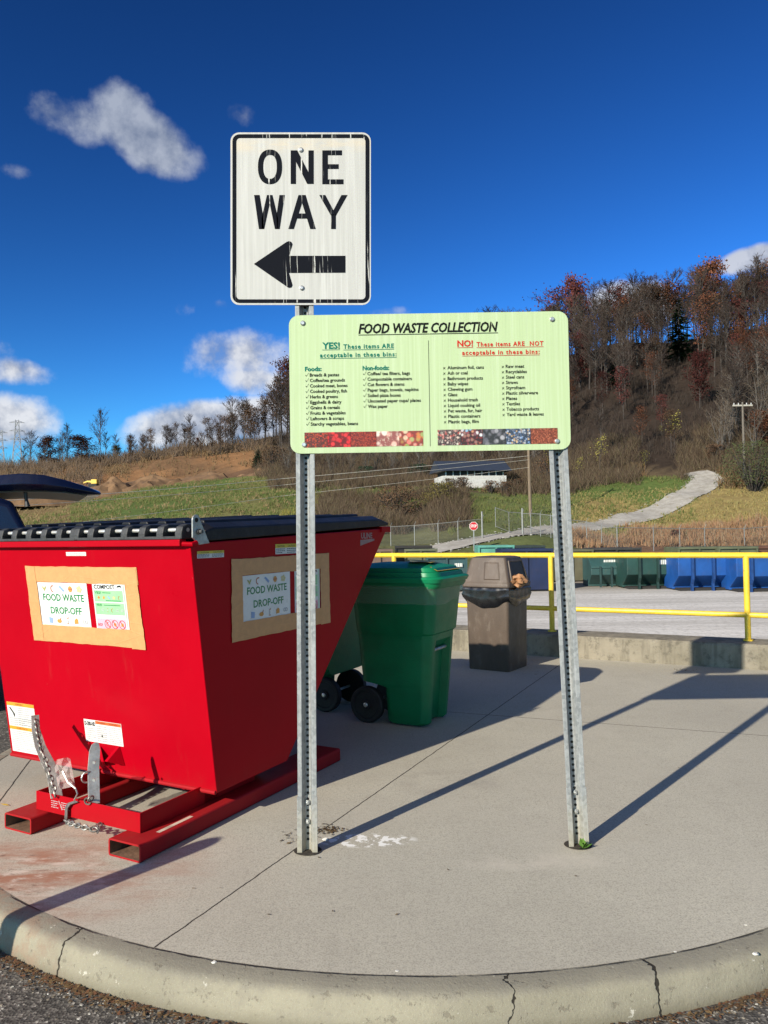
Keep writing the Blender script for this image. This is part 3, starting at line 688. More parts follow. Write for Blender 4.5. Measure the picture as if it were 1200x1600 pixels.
strip(684, 720, 675, 699.5, m_photo('photo_packaging', [(.55, .45, .38), (.4, .06, .05), (.12, .10, .09), (.65, .6, .5)], 88, (.05, .03, .03)), 'waste_photo')
strip(720, 754, 675, 699.5, m_photo('photo_cans', [(.35, .03, .03), (.12, .10, .12), (.5, .2, .1), (.6, .6, .62), (.1, .35, .5)], 60, (.04, .02, .02)), 'waste_photo')
strip(754, 790, 675, 699.5, m_photo('photo_bags', [(.10, .10, .12), (.18, .17, .19), (.05, .05, .06), (.35, .34, .36)], 40, (.03, .03, .03)), 'waste_photo')
strip(790, 829, 675, 699.5, m_photo('photo_bottles', [(.15, .25, .45), (.5, .5, .52), (.08, .10, .15), (.55, .35, .15)], 95, (.03, .04, .06)), 'waste_photo')
strip(829, 871, 675, 699.5, m_photo('photo_compost', [(.30, .07, .03), (.38, .12, .06), (.22, .05, .025)], 150, (.12, .03, .015)), 'waste_photo')
for px, py in ((473, 505), (475.5, 695), (862.5, 499), (870.5, 689.5)):
    mb = MB(); c = fw(px, py); mb.tube([c, c + Vector((0, -.004, 0)), c + Vector((0, -.008, 0))], [.0115, .0115, .007], 12); mb.build('bolt', STEEL, fsn, smooth=True)
# ------------------------------------------------------------------ red tipping hopper
def m_red(name, col=(.365, .0010, .0085), rough=.30, wear=.0):
    mt, t, b = base_mat(name); c = ocoord(t)
    n1 = nz(t, c, 1.4, 5); n2 = nz(t, c, 11, 8, .7); n3 = nz(t, c, 45, 5, .7); ns = nz(t, scalev(t, c, (14, 14, .9)), 1., 5, .65)
    k = mixc(t, sstep(t, n1, .3, .7), tuple(x * .93 for x in col), tuple(min(1, x * 1.07) for x in col))
    k = mixc(t, mth(t, 'MULTIPLY', sstep(t, ns, .60, .78), .20), k, (.36, .05, .04))
    k = mixc(t, mth(t, 'MULTIPLY', sstep(t, n3, .70, .78), .5), k, (.50, .20, .16))
    z = nd(t, 'ShaderNodeSeparateXYZ', Vector=c).outputs[2]
    lowd = mth(t, 'MULTIPLY', sstep(t, mth(t, 'ADD', z, mth(t, 'MULTIPLY', n2, .22)), .36, .20), .16 + wear * .5); k = mixc(t, lowd, k, (.20, .035, .025))
    if wear:
        k = mixc(t, mth(t, 'MULTIPLY', sstep(t, n2, .50, .68), wear), k, (.20, .045, .032))
    setb(t, b, Base_Color=k, Roughness=mth(t, 'MULTIPLY_ADD', n2, .3, rough - .12), Normal=bumpn(t, mth(t, 'ADD', n1, mth(t, 'MULTIPLY', nz(t, c, 5, 3), .25)), .22, .02)); b.inputs['Specular IOR Level'].default_value = .07
    return mt
RED_P = m_red('red_hopper_paint'); RED_W = m_red('scuffed_red_paint', (.36, .006, .014), .5, .22); RUSTI = pm('rusty_inside', (.16, .085, .05), .85, 0, .4, 14, .3)
BLKP = pm('black_lid_plastic', (.013, .013, .015), .45, 0, .3, 8, .15, 90, dirt=(.05, .048, .046), dirt_amt=.25, spec=.2); KNU = pm('sun_faded_black_plastic', (.030, .030, .031), .6, 0, .3, 20, .3, 80)
hop = thing('tipping_hopper', 'bright red steel tipping hopper on fork tubes with black lid and taped food waste posters', 'dumpster', (-1.063, 3.365, 0), RZ)
U0, ZT0, UB, ZB, UB2, U1, ZT1 = .304, 1.372, .475, .15, 1.062, 2.286, 1.440
HW = 1.54
prof = [(U0, ZT0), (UB, ZB), (UB2, ZB), (U1, ZT1)]
mb = MB(); mb.prism([(u, 0, z) for u, z in prof], [(u, HW, z) for u, z in prof]); mb.build('body', RED_P, hop, bevel=.004)
# rim: lip along the front, the far edge and along both sides
mb = MB(); mb.box(U0 - .034, U0 + .012, .035, HW + .01, ZT0 - .012, ZT0 + .020); mb.build('front_lip', RED_P, hop, bevel=.004)
mb = MB()
d = Vector((U1 - U0, 0, ZT1 - ZT0)).normalized()
mb.box(U1 - .10, U1 + .03, -.012, HW + .012, ZT1 - .028, ZT1 + .012)
mb.build('top_rim', RED_P, hop, bevel=.003)
mb = MB(); mb.tube([(U0 - .02, .03, ZT0 - .002), (U0 + .0, -.012, ZT0 - .004), (U0 + .03, -.012, ZT0 + .004)], .012, 8); mb.build('rim_hook', RED_P, hop, smooth=True)
# bottom hem along the near face
mb = MB(); mb.tube([(UB - .003, .004, ZB + .004), (UB - .003, HW - .004, ZB + .004)], .011, 8); mb.build('bottom_hem', RED_W, hop)
# fork tubes
def rect_tube(v0, v1, z0, z1, u0, u1, th=.008):
    mb = MB(); o_ = rrect(v0, v1, z0, z1, .012, 3); i_ = rrect(v0 + th, v1 - th, z0 + th, z1 - th, .006, 3)
    mb.loft([[(u0, a, c) for a, c in o_], [(u1, a, c) for a, c in o_]], 0, False, False)
    mb.loft([[(u0, a, c) for a, c in i_], [(u1, a, c) for a, c in i_]], 1, False, False)
    for u in (u0, u1): mb.prism([(u, a, c) for a, c in o_], [(u, a, c) for a, c in i_], 0, caps=False)
    return mb
for v0 in (0., .712):
    t_ = rect_tube(v0, v0 + .195, .001, .078, -.02, 1.62).build('fork_tube', [RED_W, RUSTI], hop)
    mb = MB(); f = lambda s, t, h: Vector((s, t, .078 + h)); quad(mb, f, .12 + v0 * .1, .34 + v0 * .1, v0 + .028, v0 + .050, .001); mb.build('worn_strip', flat('dirty_label', (.50, .42, .33), .7, .3), t_)
# base frame
mb = MB()
mb.box(.075, .083, .10, .80, .079, .168); mb.box(.083, .60, .10, .108, .079, .168); mb.box(.083, .60, .792, .80, .079, .168)
mb.box(.083, .115, .108, .792, .079, .085)
mb.box(.5, .9, .10, .112, .079, .15); mb.box(.5, .9, .79, .80, .079, .15)
mb.build('base_frame', RED_P, hop, bevel=.0015)
mb = MB()
for v in (.19, .70):
    mb.prism([(.45, v, .149), (1.1, v, .149), (1.0, v, .08), (.60, v, .08)], [(.45, v + .012, .149), (1.1, v + .012, .149), (1.0, v + .012, .08), (.60, v + .012, .08)])
mb.prism([(.62, .20, .148), (.63, .20, .148), (.70, .20, .082), (.69, .20, .082)], [(.62, .70, .148), (.63, .70, .148), (.70, .70, .082), (.69, .70, .082)])
mb.build('rocker_plate', RED_W, hop)
# release lever, catch and chain
GRY = pm('dull_steel', (.36, .35, .33), .45, .6, .25, 18, .1, dirt=(.22, .15, .10), dirt_amt=.5)
def bar(path, wv, th, axis=Vector((1, 0, 0))):      # flat bar: width along axis
    mb = MB(); loops = []
    for i, p in enumerate(path):
        p = Vector(p); t_ = (Vector(path[min(i + 1, len(path) - 1)]) - Vector(path[max(i - 1, 0)])).normalized(); n_ = t_.cross(axis).normalized()
        ww = wv[i] if isinstance(wv, list) else wv
        loops.append([p + axis * ww / 2 + n_ * th / 2, p - axis * ww / 2 + n_ * th / 2, p - axis * ww / 2 - n_ * th / 2, p + axis * ww / 2 - n_ * th / 2])
    mb.loft(loops); return mb
def hl(px, py, u):                                  # hopper-frame point seen at that pixel, at distance u along the forks
    d_ = ray(px, py); o = Vector((-1.063, 3.365, 0)); k = (u + o.dot(AX)) / d_.dot(AX); q = Vector((0, 0, CAM_H)) + d_ * k - o; return Vector((q.dot(AX), q.dot(BX), q.z))
ax_ = Vector((.8, -.6, 0)).normalized()
lv = [hl(89, 1247, .09), hl(82, 1208, .12), hl(75, 1192, .13), hl(63, 1166, .16), hl(56, 1140, .20), hl(55, 1118, .24)]
bar(lv, [.055, .055, .060, .05, .04, .038], .007, ax_).build('release_lever', GRY, hop, bevel=.001)
ct = [hl(147, 1256, .10), hl(146, 1200, .13), hl(148, 1172, .15), hl(149, 1163, .155), hl(150, 1160, .158)]
bar(ct, [.052, .052, .050, .034, .012], .009, ax_).build('catch_plate', GRY, hop, bevel=.001)
mb = MB()
for px, py, u in ((149, 1190, .125), (149, 1217, .105)):
    c = hl(px, py, u); mb.tube([c - Vector((.012, .006, 0)), c + Vector((-.016, -.008, 0))], .007, 8)
mb.build('catch_pin', STEEL, hop)
mb = MB(); mb.ring(hl(136, 1214, .10), (.3, 1, .1), .026, .004, 14); mb.build('pull_ring', STEEL, hop)
mb = MB()
u_ = lambda z: UB - (z - ZB) * (UB - U0) / (ZT0 - ZB)
for a, b2, c2 in (((185, 1166), (165, 1190), (193, 1196)),):
    A_, B_, C_ = hl(*a, u_(.32)), hl(*b2, u_(.25) - .08), hl(*c2, u_(.23))
    w2 = Vector((0, .010, 0)); mb.prism([A_ + w2, B_ + w2, C_ + w2], [A_ - w2, B_ - w2, C_ - w2])
A_, B_, C_ = hl(155, 1166, u_(.32)), hl(160, 1190, u_(.25) - .06), hl(163, 1196, u_(.23)); mb.prism([A_ + w2, B_ + w2, C_ + w2], [A_ - w2, B_ - w2, C_ - w2])
mb.build('catch_bracket', RED_P, hop)
def chain(path, link=.034, r=.0042):
    pts = [Vector(p) for p in path]; seg = [(b2 - a).length for a, b2 in zip(pts, pts[1:])]; L_ = sum(seg); n = int(L_ / (link * .72)); mb = MB()
    def atl(s):
        for a, b2, l in zip(pts, pts[1:], seg):
            if s <= l: return a + (b2 - a) * (s / l), (b2 - a).normalized()
            s -= l
        return pts[-1], (pts[-1] - pts[-2]).normalized()
    for i in range(n):
        c, d_ = atl((i + .5) * L_ / n); s_ = d_.orthogonal().normalized(); s_ = (s_ if i % 2 else d_.cross(s_)); loop = []
        for k in range(10): a = 2 * math.pi * k / 10; loop.append(c + d_ * math.cos(a) * link * .55 + s_ * math.sin(a) * link * .34)
        mb.tube(loop + [loop[0], loop[1]], r, 5, 0, False)
    return mb
CHN = pm('chain_steel', (.24, .23, .21), .5, .7, .3, 25)
chain([hl(56, 1125, .225), hl(60, 1152, .15), hl(66, 1176, .10), hl(73, 1196, .085), hl(80, 1220, .075), hl(86, 1244, .06)]).build('chain', CHN, hop)
chain([hl(102, 1283, .05), hl(112, 1287, .02), hl(125, 1291, .01), hl(140, 1295, .01), hl(154, 1297, .03), hl(157, 1287, .06)], .032, .0042).build('chain', CHN, hop)
bar([hl(120, 1252, .068), hl(108, 1256, .064), hl(104, 1262, .062), hl(103, 1280, .06)], .028, .005, Vector((.3, .9, 0)).normalized()).build('chain_hook', CHN, hop, bevel=.001)
mb = MB()
mb.ring(hl(137, 1252, .065), (1, .3, .2), .016, .004, 12); mb.ring(hl(142, 1248, .065), (.2, 1, .3), .014, .004, 12); mb.build('shackle', CHN, hop)
# crumpled clear plastic tag on the lever
mt, t, b = base_mat('cloudy_plastic'); setb(t, b, Base_Color=(.62, .50, .47), Roughness=.15, Alpha=.55); b.inputs['Transmission Weight'].default_value = .3; CLOUDY = mt
mb = MB(); rr = random.Random(3); gpts = []
for i in range(6):
    for j in range(7):
        p = hl(84 + 26 * i / 5 + 8 * j / 6, 1188 + 46 * j / 6 - 6 * i / 5 + (4 if i in (0, 5) else 0), .06 + rr.uniform(-.02, .02)); gpts.append(p)
mb.add(gpts, [(i * 7 + j, i * 7 + j + 1, (i + 1) * 7 + j + 1, (i + 1) * 7 + j) for i in range(5) for j in range(6)]); mb.build('plastic_tag', CLOUDY, hop)
mb = MB(); mb.tube([hl(98, 1205, .05), hl(106, 1222, .045), hl(118, 1232, .045), hl(121, 1240, .05), hl(116, 1250, .055)], .004, 6); mb.build('tag_wire', STEEL, hop, smooth=True)

# lid: black moulded halves with hinge knuckles on a rod
mb = MB()
for v0, v1 in ((.02, .735), (.755, 1.525)):
    n = 7
    loops = []
    for (u, z0, z1) in ((U0 + .10, ZT0 + .012, ZT0 + .085), (U0 + .16, ZT0 + .012, ZT0 + .100), (U1 - .12, ZT1 + .012, ZT1 + .085), (U1 + .0, ZT1 + .02, ZT1 + .06)):
        loops.append([(u, v0 - .03, z0), (u, v0 - .03, z1 - .025), (u, v0 + .03, z1), (u, v1 - .03, z1), (u, v1, z1 - .02), (u, v1, z0)])
    mb.loft(loops)
    for k in range(5):
        v = v0 + .10 + (v1 - v0 - .2) * k / 4
        mb.prism([(U0 + .2, v - .035, ZT0 + .098), (U0 + .2, v + .035, ZT0 + .098), (U0 + .2, v + .025, ZT0 + .116), (U0 + .2, v - .025, ZT0 + .116)], [(U1 - .25 - .12 * k, v - .035, ZT1 + .083), (U1 - .25 - .12 * k, v + .035, ZT1 + .083), (U1 - .25 - .12 * k, v + .025, ZT1 + .099), (U1 - .25 - .12 * k, v - .025, ZT1 + .099)])
lid = mb.build('lid', BLKP, hop, bevel=.006)
mb = MB(); mb.tube([(U0 + .02, .03, ZT0 + .066), (U0 + .02, HW, ZT0 + .066)], .010, 10); mb.build('hinge_rod', pm('zinc_rod', (.62, .60, .56), .4, .6, .15, 40), hop, smooth=True)
for k in range(13):
    v = .055 + k * .1195
    wv = .022
    if k in (6,): wv = .034
    mb = MB(); lp = [(U0 - .022, ZT0 + .022), (U0 - .022, ZT0 + .050), (U0 - .012, ZT0 + .082), (U0 + .02, ZT0 + .094), (U0 + .14, ZT0 + .094), (U0 + .14, ZT0 + .022)]
    mb.prism([(u, v - wv, z) for u, z in lp], [(u, v + wv, z) for u, z in lp]); mb.build('hinge_knuckle', KNU, hop, bevel=.005)
mb = MB()
for v0, v1 in ((.04, .745), (.765, 1.525)):
    mb.box(U0 - .024, U0 + .02, v0, v1, ZT0 + .021, ZT0 + .036); mb.box(U0 + .02, U0 + .13, v0, v1, ZT0 + .020, ZT0 + .030); mb.box(U0 + .10, U0 + .13, v0, v1, ZT0 + .03, ZT0 + .09)
mb.build('hinge_strip', KNU, hop, bevel=.003)
# silver hinge ear
mb = MB(); lp = []
for k in range(9): a = R(180 - 22.5 * k); lp.append((.338 + .026 * math.cos(a), 1.484 + .026 * math.sin(a)))
lp += [(.43, 1.372), (.36, 1.366), (.312, 1.40)]
mb.prism([(u, -.010, z) for u, z in lp], [(u, -.002, z) for u, z in lp]); ear = mb.build('hinge_ear', GRY, hop, bevel=.001)
mb = MB(); mb.tube([(.338, -.011, 1.484), (.338, -.0125, 1.484)], .011, 14); mb.build('ear_hole', DARKHOLE, ear)
mb = MB(); mb.tube([(.352, -.012, 1.428), (.352, -.018, 1.428)], .014, 12); mb.tube([(.352, -.018, 1.428), (.352, -.034, 1.428)], .009, 8); mb.build('ear_bolt', flat('dark_bolt', (.06, .06, .06), .5), ear)

# ---- stickers and taped posters. two placements: near face and side
kf = (U0 - UB) / (ZT0 - ZB); kn = Vector((1, 0, -kf)).normalized() * -1
def face_f(v_origin, z_origin):
    return lambda s, t, h: Vector((UB + kf * (z_origin + t - ZB), v_origin - s, z_origin + t)) + kn * h
def side_f(u_origin, z_origin):
    return lambda s, t, h: Vector((u_origin + s, -h, z_origin + t))
TAPE = None
def m_tape(name, col):
    mt, t, b = base_mat(name); c = ocoord(t)
    n = nz(t, scalev(t, c, (4, 4, 4)), 1., 5); n2 = nz(t, c, 26, 6, .7); v = nd(t, 'ShaderNodeTexVoronoi', {'feature': 'DISTANCE_TO_EDGE'}, Vector=scalev(t, c, (3, 3, 9)), Scale=1.0).outputs[0]
    k = mixc(t, sstep(t, n2, .35, .7), tuple(x * .88 for x in col), col); k = mixc(t, mth(t, 'MULTIPLY', sstep(t, v, .012, .0), .16), k, tuple(x * .6 for x in col))
    setb(t, b, Base_Color=k, Roughness=.5, Normal=bumpn(t, mth(t, 'ADD', n2, mth(t, 'MULTIPLY', sstep(t, v, .03, 0.), .4)), .3, .003)); return mt
TAPE = m_tape('tan_tape', (.63, .315, .125)); PAPER = pm('laminated_paper', (.70, .70, .68), .3, 0, .06, 5, .2, 12)
PGRN = flat('poster_green_ink', (.02, .20, .06), .4); PINK = flat('poster_pink', (.72, .40, .48), .4); PLG = flat('poster_light_green', (.30, .58, .30), .4); PBLK = flat('poster_black_ink', (.02, .018, .018), .4); PRED = flat('poster_red_ink', (.55, .03, .03), .4)
IC = [flat('icon_olive', (.38, .36, .12), .5), flat('icon_rust', (.42, .13, .06), .5), flat('icon_blue', (.25, .36, .58), .5), flat('icon_orange', (.60, .28, .06), .5), flat('icon_sand', (.58, .50, .25), .5), flat('icon_grey', (.45, .44, .44), .5)]
def tape_strip(f, pts, h, name='tape'):
    """quad strip, finely divided and gently crinkled"""
    mb = MB(); A, B, C, D_ = [Vector((*p, 0)) for p in pts]; n = 24; vs_ = []
    for i in range(n + 1):
        for j in range(4):
            a = A.lerp(B, i / n); c = D_.lerp(C, i / n); q = a.lerp(c, j / 3)
            ex = .004 * noise.noise(Vector((q.x * 30, q.y * 30, h * 999))) if j in (0, 3) else 0
            vs_.append(f(q.x + ex, q.y + ex, h + .0016 * abs(noise.noise(Vector((q.x * 22, q.y * 22, 4))))))
    mb.add(vs_, [(i * 4 + j, i * 4 + j + 1, (i + 1) * 4 + j + 1, (i + 1) * 4 + j) for i in range(n) for j in range(3)])
    o = mb.build(name, TAPE, hop, smooth=True); return o
def icon(par, f, k, x, y, s):
    """small clip-art like food shapes, one mesh each"""
    h = .0028; mbs = [MB() for _ in IC]
    if k == 0:   # leaf pair
        for r_ in (-.5, .6): disc(mbs[0], f, x + r_ * s * .3, y, s * .55, 10, h + .0001 * r_, ry=s * .16, rot=r_ * 1.6)
    elif k == 1: # shrimp-like curl
        pts = [(x + s * .5 * math.cos(R(a)), y + s * .55 * math.sin(R(a))) for a in range(60, 300, 30)]
        for (x0, y0), (x1, y1) in zip(pts, pts[1:]):
            n_ = Vector((y0 - y1, x1 - x0)).normalized() * s * .10; poly(mbs[1], f, [(x0 - n_.x, y0 - n_.y), (x1 - n_.x, y1 - n_.y), (x1 + n_.x, y1 + n_.y), (x0 + n_.x, y0 + n_.y)], h)
    elif k == 2: poly(mbs[2], f, [(x - .7 * s, y + .4 * s), (x - .3 * s, y + .6 * s), (x + .7 * s, y - .2 * s), (x + .4 * s, y - .55 * s)], h)
    elif k == 3: disc(mbs[3], f, x, y, s * .5, 12, h, ry=s * .55); quad(mbs[1], f, x - .5 * s, x + .5 * s, y - .1 * s, y + .1 * s, h + .0003)
    elif k == 4:
        for a in range(5): disc(mbs[4], f, x + .4 * s * math.cos(a * 1.3), y + .35 * s * math.sin(a * 1.3), s * .28, 9, h + a * .00005)
    elif k == 5: poly(mbs[2], f, [(x - .45 * s, y + .6 * s), (x + .5 * s, y + .45 * s), (x + .4 * s, y - .6 * s), (x - .5 * s, y - .5 * s)], h)
    elif k == 6: disc(mbs[3], f, x, y - .1 * s, s * .6, 12, h, ry=s * .38); poly(mbs[1], f, [(x + .2 * s, y + .2 * s), (x + .5 * s, y + .65 * s), (x + .6 * s, y + .6 * s), (x + .4 * s, y + .1 * s)], h)
    elif k == 7: quad(mbs[5], f, x - .13 * s, x + .13 * s, y - .4 * s, y + .3 * s, h); poly(mbs[1], f, [(x - .2 * s, y + .4 * s), (x + .3 * s, y + .8 * s), (x + .2 * s, y + .4 * s)], h); quad(mbs[1], f, x - .25 * s, x + .25 * s, y - .6 * s, y - .45 * s, h)
    elif k == 8: poly(mbs[3], f, [(x - .5 * s, y - .5 * s), (x + .5 * s, y - .4 * s), (x + .5 * s, y + .3 * s), (x + .1 * s, y + .6 * s), (x - .45 * s, y + .2 * s)], h)
    else:
        for a in (-1, 1): annulus(mbs[5], f, x + a * .28 * s, y, .38 * s, .2 * s, 12, h + a * .0001)
    out = MB(); mats = []
    for q, mm in zip(mbs, IC):
        if q.v: out.add(q.v, q.f, len(mats)); mats.append(mm)
    out.build('food_icon', mats, par)
def posters(f, W, dark=False):
    """f origin: lower left of the taped rectangle, about .81 wide and .40 high"""
    # paper 1
    p1 = MB(); quad(p1, f, .075, .462, .085, .318, .0014); pa = p1.build('poster', PAPER, hop)
    mb = MB(); put_text(mb, f, 'FOOD WASTE', .272, .220, width=.318, cap=.036, align='C', offset=.02, h=.0022); mb.build('poster_lettering', PGRN, pa); mb = MB(); put_text(mb, f, 'DROP-OFF', .282, .150, width=.242, cap=.036, align='C', offset=.02, h=.0022); mb.build('poster_lettering', PGRN, pa)
    for i in range(5): icon(pa, f, i, .130 + i * .068, .285, .030); icon(pa, f, 5 + i, .155 + i * .066, .113, .029)
    # paper 2
    x0 = .503; p2 = MB(); quad(p2, f, x0, x0 + .235, .075, .318, .0014); pb = p2.build('poster', PAPER, hop); pb['label'] = 'compost poster with green and pink panels'
    mb = MB(); quad(mb, f, x0 + .008, x0 + .215, .225, .284, .002); quad(mb, f, x0 + .008, x0 + .215, .158, .220, .002); quad(mb, f, x0 + .222, x0 + .227, .076, .317, .002); mb.build('green_panel', PLG, pb)
    mb = MB(); quad(mb, f, x0 + .008, x0 + .215, .077, .138, .002); mb.build('pink_panel', PINK, pb)
    mb = MB(); put_text(mb, f, 'COMPOST', x0 + .012, .292, width=.150, cap=.020, offset=.02, h=.0024); poly(mb, f, [(x0 + .175, .300), (x0 + .185, .310), (x0 + .205, .312), (x0 + .212, .298), (x0 + .200, .303), (x0 + .190, .302)], .0024); mb.build('title_lettering', PBLK, pb)
    mb = MB(); put_text(mb, f, 'YES!', x0 + .014, .266, width=.045, cap=.012, offset=.02, h=.0028); put_text(mb, f, 'YES!', x0 + .014, .202, width=.045, cap=.012, offset=.02, h=.0028)
    for y, a, c2 in ((.270, .07, .13), (.206, .07, .19), (.230, .09, .20)): quad(mb, f, x0 + a, x0 + c2, y, y + .0035, .0028)
    mb.build('green_lettering', PGRN, pb)
    mb = MB(); put_text(mb, f, 'NO!', x0 + .012, .098, width=.034, cap=.014, offset=.02, h=.0028)
    for i in range(3):
        cx = x0 + .085 + i * .052; annulus(mb, f, cx, .109, .023, .020, 18, .0030); poly(mb, f, [(cx - .016, .127), (cx - .013, .129), (cx + .016, .092), (cx + .013, .090)], .0032)
    mb.build('red_lettering', PRED, pb)
    for i in range(5): icon(pb, f, (3, 8, 2, 4, 1)[i], x0 + .040 + i * .037, .247, .015); icon(pb, f, (9, 7, 1, 9, 9)[i], x0 + .060 + i * .035, .182, .016)
    for i in range(3): icon(pb, f, (1, 3, 8)[i], x0 + .085 + i * .052, .108, .018)
    mb = MB()
    for y in (.150, .143): quad(mb, f, x0 + .05, x0 + .17, y, y + .003, .002)
    mb.build('small_print', flat('print_grey', (.4, .4, .4)), pb)
    tape_strip(f, [(.0, .322), (W, .316), (W, .405), (.0, .405)], .0030)
    tape_strip(f, [(.0, -.004), (W, -.006), (W, .086), (.0, .086)], .0034)
    tape_strip(f, [(-.004, -.006), (-.002, .408), (.076, .405), (.080, -.004)], .0046)
    tape_strip(f, [(W - .09, -.010), (W - .092, .398), (W - .004, .404), (W + .002, -.012)], .0046)
fF = face_f(1.200, .852)
posters(fF, .835)
fS = side_f(.600, .872)
posters(lambda s, t, h: fS(s * 1.10, t * 1.02 + s * .006, h), .835)
# warning stickers
LAB = pm('white_sticker', (.66, .65, .62), .4, 0, .08, 12); ORG = flat('sticker_orange', (.75, .30, .03), .4); PRN = flat('sticker_print', (.34, .33, .33), .5); DRED = flat('sticker_red_orange', (.70, .13, .03), .4); YELS = flat('sticker_yellow', (.62, .47, .03), .4); SBLK = flat('sticker_black', (.03, .03, .03), .5)
def small_lines(mb, f, x0, x1, y0, y1, n, h, seed=1):
    r_ = random.Random(seed); dy = (y1 - y0) / n
    for i in range(n):
        x = x0; y = y1 - (i + .75) * dy; e = x1 - (r_.random() * .4 * (x1 - x0) if i % 3 == 2 else 0)
        while x < e - .002:
            l = min(r_.uniform(.006, .02), e - x); quad(mb, f, x, x + l, y, y + dy * .38, h); x += l + .003
def sticker(f, w_, h_, name='warning_sticker'):
    mb = MB(); quad(mb, f, 0, w_, 0, h_, .0012); return mb.build(name, LAB, hop)
f = face_f(1.520, .178); s_ = sticker(f, .235, .292)
mb = MB(); quad(mb, f, 0, .235, .272, .292, .0018); quad(mb, f, 0, .235, .132, .152, .0018); mb.build('sticker_band', ORG, s_)
mb = MB(); put_text(mb, f, 'WARNING', .108, .277, cap=.010, align='C', h=.0022); put_text(mb, f, 'ADVERTENCIA', .108, .137, cap=.010, align='C', h=.0022)
poly(mb, f, [(.015, .262), (.028, .262), (.062, .225), (.058, .205), (.050, .215), (.046, .228)], .0022); mb.build('sticker_lettering', SBLK, s_)
mb = MB(); small_lines(mb, f, .09, .205, .16, .268, 9, .002, 1); small_lines(mb, f, .012, .205, .157, .205, 4, .002, 2); small_lines(mb, f, .012, .205, .008, .128, 11, .002, 3); mb.build('sticker_print', PRN, s_)
fD = face_f(.886, .311)
s_ = sticker(fD, .281, .122, 'capacity_sticker')
mb = MB(); quad(mb, fD, .088, .278, .103, .120, .0018); mb.build('sticker_band', DRED, s_)
mb = MB(); put_text(mb, fD, 'D-200-HD', .006, .090, width=.080, cap=.021, offset=.03, h=.0022); put_text(mb, fD, 'WARNING', .105, .107, width=.06, cap=.009, h=.0022); put_text(mb, fD, 'WARNING', .19, .107, width=.07, cap=.009, h=.0022)
poly(mb, fD, [(.123, .034), (.137, .034), (.130, .052)], .0022); mb.build('sticker_lettering', SBLK, s_)
mb = MB(); small_lines(mb, fD, .012, .08, .01, .08, 6, .002, 4); small_lines(mb, fD, .092, .17, .008, .098, 8, .002, 5); small_lines(mb, fD, .185, .272, .006, .098, 9, .002, 6); mb.build('sticker_print', PRN, s_)
f2 = face_f(.864, 1.314); s_ = sticker(f2, .150, .020, 'rim_sticker'); mb = MB(); small_lines(mb, f2, .004, .145, .002, .016, 2, .002, 7); mb.build('sticker_print', PRN, s_)
f3 = lambda s, t, h: Vector((.078 - .0012 - h, .70 - s, .098 + t)); s_ = sticker(f3, .15, .05, 'frame_sticker'); mb = MB(); small_lines(mb, f3, .01, .06, .006, .045, 4, .002, 8); small_lines(mb, f3, .08, .14, .006, .045, 4, .002, 9); poly(mb, f3, [(.062, .046), (.066, .046), (.088, .006), (.084, .004)], .002); mb.build('sticker_print', PRN, s_)
for u0_, z0_, w_, h_, sd in ((.350, 1.300, .195, .034, 11), (.975, 1.300, .20, .055, 12)):
    f4 = side_f(u0_, z0_); s_ = sticker(f4, w_, h_, 'warning_sticker'); mb = MB(); quad(mb, f4, 0, w_, h_ * .62, h_, .0018); mb.build('sticker_band', YELS, s_)
    mb = MB(); small_lines(mb, f4, .006, w_ * .44, .003, h_ * .6, 3, .002, sd); small_lines(mb, f4, w_ * .54, w_ - .006, .003, h_ * .6, 3, .002, sd + 5)
    for i in range(2): put_text(mb, f4, 'CAUTION', w_ * (.25 + .5 * i), h_ * .68, width=w_ * .34, cap=h_ * .22, align='C', h=.0022)
    mb.build('sticker_lettering', SBLK, s_)
f5 = side_f(1.905, 1.345); mb = MB(); BADGE = flat('faded_badge', (.30, .17, .16), .5, .2)
put_text(mb, f5, 'ULINE', .012, .028, width=.15, cap=.036, offset=.03); poly(mb, f5, [(0, .018), (.19, .024), (.19, .012), (.0, -.02)], .0015); mb.build('maker_badge', BADGE, hop)

